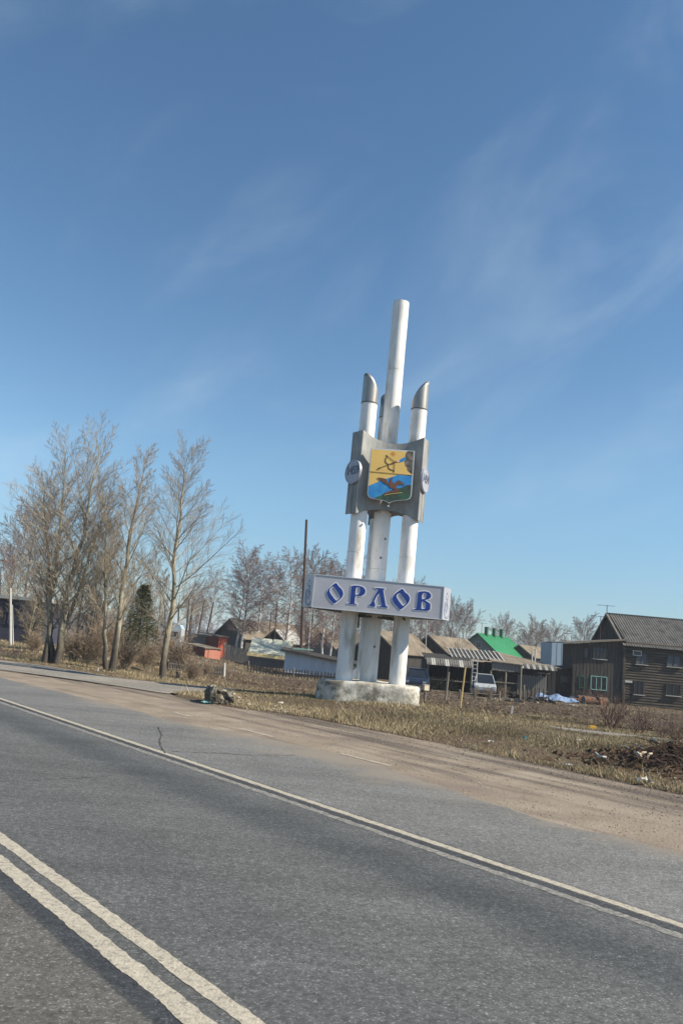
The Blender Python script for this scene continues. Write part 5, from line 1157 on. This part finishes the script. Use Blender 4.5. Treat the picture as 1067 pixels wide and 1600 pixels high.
# barrels by the wing
for i, (px, py, lb) in enumerate(((911, 1099, 'rusty barrel lying nearest the blue tarpaulin'), (919, 1101, 'rusty barrel lying between two others by the wing'), (940, 1102, 'rusty barrel lying below the mint window'))):
    p = gp(px, py); t = thing('rusty_barrel', lb, 'barrel', (p.x, p.y, gz(p.x, p.y)), rad(15 * i), group='rusty barrels by the boarded wing'); MB().tube((-.45, 0, .28), (.45, 0, .28), .28, n=16).build('drum', K['rusted'], t)
    q = MB()
    for x in (-.44, -.15, .15, .44): q.tube((x - .02, 0, .28), (x + .02, 0, .28), .295, n=16)
    q.build('hoop', K['under'], t)
p = gp(893, 1097); t = tag(MB().tube((p.x, p.y, gz(p.x, p.y) + .25), (p.x - .05, p.y - .1, gz(p.x, p.y) + .27), .2, n=16).build('white_lid', K['litter']), 'round white lid standing beside the barrels', 'lid')
p = gp(902, 1093); q = MB(); q.box((0, 0, .75), (2.0, .5, .06), (0, .03, 0)); 
t = thing('plank_bench', 'pale plank resting on blocks in front of the boarded wing', 'bench', (p.x, p.y, gz(p.x, p.y))); q.build('plank', K['wood'], t)
for s in (-.8, .8): MB().box((s, 0, .36), (.2, .4, .72)).build('leg', K['board_dark'], t)

# ------------------------------------------------------------------ concrete stub, rubble, litter, heap
def rock(r, seed, flat_=.7, sub=2):
    bm = bmesh.new(); bmesh.ops.create_icosphere(bm, subdivisions=sub, radius=r); rng = random.Random(seed)
    ks = [(Vector((rng.gauss(0, 1), rng.gauss(0, 1), rng.gauss(0, 1))).normalized(), rng.uniform(.55, .95)) for _ in range(9)]
    for v in bm.verts:
        d = v.co.normalized(); s = 1
        for k, c in ks:
            q = d.dot(k)
            if q > c * .9: s = min(s, c * .9 / q)
        v.co = d * r * s; v.co.z *= flat_
    return bm
def put_rock(name, lb, px, py, r, m, seed, flat_=.7, sub=2, sc=(1, 1, 1), rz=0, grp=None, cat='stone', dz=0):
    p = gp(px, py); bm = rock(r, seed, flat_, sub); me = bpy.data.meshes.new(name); bm.to_mesh(me); bm.free(); me.materials.append(K[m]); o = link(name, me, None, (p.x, p.y, gz(p.x, p.y) + dz)); o.scale = sc; o.rotation_euler[2] = rz; tag(o, lb, cat, grp); return o
p = gp(330, 1101); vs = []; rng = random.Random(12)
bm = bmesh.new(); bmesh.ops.create_cube(bm, size=1); bmesh.ops.subdivide_edges(bm, edges=bm.edges, cuts=11, use_grid_fill=True)
for v in bm.verts:
    c = v.co; n_ = mnoise.noise_vector(c * 3.1 + Vector((3, 1, 7))) * .10 + mnoise.noise_vector(c * 9) * .035; rr_ = c.length; v.co = Vector((c.x * .52 + .06 * c.z, c.y * .7, c.z * .46 * (1 - .75 * max(0, c.x + .1)))) * (1 - .06 * max(0, rr_ - .62)) + n_ * .8 + Vector((rng.gauss(0, .011), rng.gauss(0, .011), rng.gauss(0, .011)))
me = bpy.data.meshes.new('concrete_stub'); bm.to_mesh(me); bm.free(); me.materials.append(K['darkstone']); o = link('concrete_stub', me, None, (p.x + .12, p.y + .3, .13)); o.rotation_euler[2] = rad(20); tag(o, 'broken mossy concrete stub at the left tip of the grass island', 'concrete block')
rng = random.Random(14); rl = [(350, 1092, .10, 'pale stone touching the right side of the concrete stub'), (362, 1087, .09, 'pale stone on top of the rubble right of the stub'), (372, 1092, .07, 'rounded tan stone third from the stub'), (356, 1099, .08, 'flat pale stone below the one touching the stub'), (438, 1103, .085, 'largest pale stone of the rubble further right'), (428, 1106, .06, 'small pale stone beside the largest one further right'), (447, 1116, .05, 'pale stone nearest the verge right of the rubble'), (389, 1104, .06, 'small stone midway along the rubble line'), (467, 1145, .085, 'lone whitish stone lying out on the dirt verge')]
for i, (px, py, r, lb) in enumerate(rl): put_rock('rubble_stone', lb, px, py, r, 'stone', 20 + i, .6, sc=(1.4, 1, 1), rz=i, grp='pale rubble stones by the concrete stub', dz=.02)
def scatter(name, region, count, size, m, seed, kind='stuff'):
    rs = np.random.RandomState(seed); base = np.array([(1, 0, 0), (-.4, .9, 0), (-.5, -.8, 0), (.1, .1, .75), (0, 0, -.4)]); fc = np.array([(0, 1, 3), (1, 2, 3), (2, 0, 3), (1, 0, 4), (2, 1, 4), (0, 2, 4)])
    pts = region(rs, count); n = len(pts); s = size[0] + (size[1] - size[0]) * rs.rand(n) ** 3; a = rs.rand(n) * 6.28; ca, sa = np.cos(a), np.sin(a); V = np.zeros((n, 5, 3)); V[:, :, 0] = (base[:, 0] * ca[:, None] - base[:, 1] * sa[:, None]) * s[:, None] * 1.2; V[:, :, 1] = (base[:, 0] * sa[:, None] + base[:, 1] * ca[:, None]) * s[:, None]; V[:, :, 2] = base[:, 2] * s[:, None] * .8
    V += pts[:, None, :]; F = (np.arange(n) * 5)[:, None, None] + fc[None]; me = bpy.data.meshes.new(name); me.from_pydata(V.reshape(-1, 3).tolist(), [], F.reshape(-1, 3).tolist()); me.materials.append(K[m]); me.update(); o = link(name, me); o['kind'] = kind; return o
def reg_line(path, width, zadd=.0):
    def f(rs, c):
        P = np.array(path); k = rs.randint(0, len(P) - 1, c); u = rs.rand(c, 1); q = P[k] * (1 - u) + P[k + 1] * u + rs.randn(c, 2) * width; z = terrain_z(q[:, 0], q[:, 1]); z = np.maximum(z, smooth_z(q[:, 0], q[:, 1])); return np.column_stack([q, z + zadd])
    return f
def gl(pts): return [(gp(*p).x, gp(*p).y) for p in pts]
scatter('rubble', reg_line(gl([(340, 1093), (380, 1098), (430, 1106), (470, 1116)]), .30), 420, (.010, .06), 'rubble', 1)
scatter('gravel', reg_line(gl([(350, 1105), (480, 1124), (700, 1170), (900, 1215), (1067, 1250)]), .45), 500, (.006, .026), 'dirt', 2)
def reg_verge(rs, c):
    n = 7.3 + rs.rand(c) * 3.7; t = -16 + rs.rand(c) ** .7 * 18; x = .767 * n + .642 * t; y = .642 * n - .767 * t; k = y > 4; return np.column_stack([x[k], y[k], np.zeros(k.sum()) + .002])
def reg_soil(rs, c):
    x = -6 + rs.rand(c) * 36; y = 29 + rs.rand(c) ** 1.4 * 26; k = inpoly(SOIL, x, y); x = x[k]; y = y[k]; return np.column_stack([x, y, terrain_z(x, y) + .03])
scatter('soil_clods', reg_soil, 9000, (.02, .13), 'soil', 21)
scatter('verge_gravel', reg_verge, 9000, (.004, .017), 'rubble', 3)
def reg_clod(rs, c):
    n = 8.2 + rs.rand(c) ** .6 * 3.0; t = -13 + rs.rand(c) * 15; x = .767 * n + .642 * t; y = .642 * n - .767 * t; k = y > 4; return np.column_stack([x[k], y[k], np.zeros(k.sum()) + .002])
scatter('earth_clods', reg_clod, 1500, (.006, .022), 'dirt', 4)
# litter
def scrap(lb, px, py, w, d, m, seed, h=.05, name='litter_scrap', rz=0):
    p = gph(px, py); rng = random.Random(seed); vs = []; fs = []; a, b = 6, 4
    for j in range(b):
        for i in range(a): vs.append((((i / (a - 1) - .5) * w + rng.gauss(0, w * .09)) * .75, ((j / (b - 1) - .5) * d * (1 - abs(i / (a - 1) - .5)) + rng.gauss(0, d * .16)) * .75, .03 + rng.random() * h))
    for j in range(b - 1):
        for i in range(a - 1): k = j * a + i; fs.append((k, k + 1, k + a + 1, k + a))
    o = MB().add(vs, fs).build(name, K[m]); o.location = (p.x, p.y, max(gz(p.x, p.y), 0) if nn(p.x, p.y) < 12 else gz(p.x, p.y)); o.rotation_euler[2] = rz; tag(o, lb, 'litter'); return o
scrap('teal plastic scrap at the foot of the concrete stub', 322, 1101, .3, .1, 'teal', 1, .05)
scrap('white paper scrap in the grass in front of the base', 654, 1107, .14, .1, 'litter', 2)
scrap('whitish scrap in the grass below the monument base left', 527, 1101, .08, .06, 'litter', 3)
scrap('pale blue scrap on the grass edge right of centre', 819, 1158, .13, .08, 'teal', 4, .07)
scrap('faint teal scrap lying in grass below the service box', 692, 1132, .16, .08, 'teal', 5, .03)
scrap('crumpled pale paper near the verge edge', 766, 1164, .16, .1, 'litter', 6, .05)
scrap('white scrap in the grass right of the marker post', 903, 1160, .18, .06, 'litter', 7, .04)
scrap('flat white scrap lowest on the grass slope', 886, 1200, .16, .08, 'litter', 8, .04)
scrap('white plastic bag at the foot of the rubbish heap', 1006, 1227, .24, .12, 'litter', 9, .1)
scrap('small white scrap beside the dirt verge', 742, 1174, .07, .06, 'litter', 10)
scrap('white rag on the ground before the boarded wing', 893, 1104, .9, .4, 'litter', 11, .1)
# white curved stick
q = MB(); pts = [gph(929, 1184), gph(934, 1188), gph(940, 1190), gph(946, 1191)]
base = pts[0]; pr = None
for i, p in enumerate(pts):
    c = Vector((p.x, p.y, gz(p.x, p.y) + .08 - .012 * i))
    if pr: q.tube(pr - base, c - base, .010 + i * .006, .014 + i * .007, 6)
    pr = c
o = q.build('bare_stick', K['litter']); o.location = base; tag(o, 'curved whitish stick lying on the grass left of the heap', 'stick')
# yellow block
p = gp(925, 1141); o = MB().box((0, 0, .07), (.20, .12, .09), (0, 0, .1)).build('yellow_block', K['kerbyel']); o.location = (p.x, p.y, gz(p.x, p.y) + .01); tag(o, 'yellow block lying by the grey track and saplings', 'block')
# rubbish heap: branches and pale sticks
def stick(lb, x0, y0, x1, y1, r, m, lift=.12):
    a = gph(x0, y0); b = gph(x1, y1); A = Vector((a.x, a.y, gz(a.x, a.y) + lift * .5)); B = Vector((b.x, b.y, gz(b.x, b.y) + lift)); q = MB(); m1 = (B - A) * .5 + Vector((0, .02, .03)); q.tube((0, 0, 0), m1, r, r * 1.1, 6); q.tube(m1, B - A, r * 1.1, r * .8, 6); o = q.build('bare_stick', K[m]); o.location = A; tag(o, lb, 'stick')
stick('pale bare stick highest on the rubbish heap', 1014, 1156, 1026, 1165, .03, 'litter', .1)
stick('long tan stick leaning into the rubbish heap', 986, 1170, 1003, 1185, .02, 'bone', .15)
stick('forked pale root in the middle of the heap', 991, 1183, 1001, 1197, .028, 'bone', .12)
stick('short pale stick crossing the forked root', 995, 1190, 1010, 1188, .022, 'bone', .12)
stick('pale stick at the left side of the heap', 968, 1170, 982, 1176, .02, 'bone', .05)
stick('small pale stick right of the forked root', 1010, 1190, 1018, 1188, .018, 'bone', .1)
def reg_heap(rs, c):
    q = np.array([5.95, 13.7]) + rs.randn(c, 2) * np.array([.75, .7]); return np.column_stack([q, terrain_z(q[:, 0], q[:, 1]) + .01])
scatter('heap_clods', reg_heap, 2200, (.02, .11), 'soil', 8); scatter('heap_debris', reg_heap, 160, (.012, .045), 'rubble', 9)
rng = random.Random(17); segs = []
for i in range(330):
    x = 6.05 + rng.gauss(0, .42); y = 13.2 + rng.gauss(0, .38); z = gz(x, y) + rng.uniform(0, .09); a = rng.uniform(0, 6.28); L = rng.uniform(.15, .55); p = Vector((x, y, z)); d = Vector((math.cos(a), math.sin(a), rng.uniform(-.25, .35)))
    e = p + d * L; segs.append((*p, *e, .009, .004))
    for k in range(3): s = p.lerp(e, rng.random()); f = s + Vector((rng.gauss(0, .1), rng.gauss(0, .1), rng.gauss(.02, .06))); segs.append((*s, *f, .005, .003))
bh = link('brushwood', seg_mesh('brushwood', segs, K['pole'], 3)); bh['kind'] = 'stuff'

# ------------------------------------------------------------------ dead grass
def grass(name, count, Dmin, Dmax, seed, hh, density_pow=1.0):
    rs = np.random.RandomState(seed); u = rs.rand(count); D = Dmin * (Dmax / Dmin) ** u; a = (rs.rand(count) * 2 - 1) * rad(30); x = D * np.tan(a); y = D
    n = nn(x, y); ok = ~(inpoly(SIDE, x, y)) & ~(inpoly(DIRT, x + rs.randn(count) * .08, y + rs.randn(count) * .08)) & (n > 10.3) & ~((np.hypot(x - MX, y - MY) < 1.3))
    patch = np.sin(x * .9 + 1.3 * np.sin(y * .5)) + np.sin(y * 1.1 + x * .35) + np.sin(x * 2.3 - y * 1.7) * .6
    soil = sstep(29, 36, y) * sstep(-9, 2, x)         # brown dug earth beyond the side road
    heapm = np.exp(-(((x - 5.95) / .9) ** 2 + ((y - 13.5) / .9) ** 2))
    keep = rs.rand(count) < np.clip(.75 + .25 * patch, .34, 1) * (1 - .55 * soil) * (1 - .85 * heapm)
    k = ok & keep; x, y, patch = x[k], y[k], patch[k]; m = len(x); z = terrain_z(x, y); D = y
    h = hh * (.45 + 1.0 * rs.rand(m)) * (1 + .35 * patch) ; h = np.clip(h, .02, .4); w = (.0022 + .0035 * rs.rand(m)) * (.5 + D / 16); az = rs.rand(m) * 6.28; ln = rs.randn(m, 2) * h[:, None] * .65
    V = np.zeros((m, 3, 3)); V[:, 0] = np.column_stack([x - w * np.cos(az), y - w * np.sin(az), z - .01]); V[:, 1] = np.column_stack([x + w * np.cos(az), y + w * np.sin(az), z - .01]); V[:, 2] = np.column_stack([x + ln[:, 0], y + ln[:, 1], z + h])
    F = np.arange(m * 3).reshape(m, 3); me = bpy.data.meshes.new(name); me.from_pydata(V.reshape(-1, 3).tolist(), [], F.tolist()); me.materials.append(K['grass']); me.update()
    c = np.array([(.37, .295, .18), (.28, .215, .125), (.19, .165, .085), (.42, .36, .25), (.13, .09, .055)]); pr = [.30, .26, .20, .10, .14]; ci = c[rs.choice(5, m, p=pr)] * (.8 + .4 * rs.rand(m, 1)); g = (.16 * (patch < -.4))[:, None]; ci = ci * (1 - g) + np.array([[.10, .105, .04]]) * g
    pv_ = (1 + .22 * np.sin(x * .55 + y * .8 + 1.5 * np.sin(x * .3)) + .12 * np.sin(x * 1.9 - y * 1.2))[:, None]; ci = ci * np.clip(pv_, .6, 1.4)
    cc = np.concatenate([np.repeat(ci, 3, 0), np.ones((m * 3, 1))], 1).astype(np.float32); at_ = me.color_attributes.new('tint', 'FLOAT_COLOR', 'POINT'); at_.data.foreach_set('color', cc.ravel())
    o = link(name, me); o['kind'] = 'stuff'; return o
grass('dry_grass', 640000, 11, 34, 1, .045)
grass('dry_grass', 130000, 30, 75, 2, .10)
grass('dead_stalks', 9000, 11.5, 32, 3, .17)

hzm = bpy.data.materials.new('thin_haze'); hzm.use_nodes = True; t_ = hzm.node_tree; t_.nodes.remove(t_.nodes['Principled BSDF'])
pv = t_.nodes.new('ShaderNodeVolumePrincipled'); pv.inputs['Density'].default_value = .00045; pv.inputs['Color'].default_value = (.86, .91, 1, 1); t_.links.new(pv.outputs[0], t_.nodes['Material Output'].inputs['Volume'])
o = MB().box((0, 0, 6), (5400, 5400, 34)).build('haze', hzm); o['kind'] = 'stuff'
for o in bpy.data.objects:
    if o.type == 'MESH' and o.name.split('.')[0] in ('limbs', 'twigs', 'stems', 'needles', 'elements', 'standing_seams', 'roof_poles', 'bolt_hole', 'insulator', 'split_logs', 'printed_emblem', 'pillars', 'junk_heap', 'plank_pile'): o['kind'] = 'stuff'
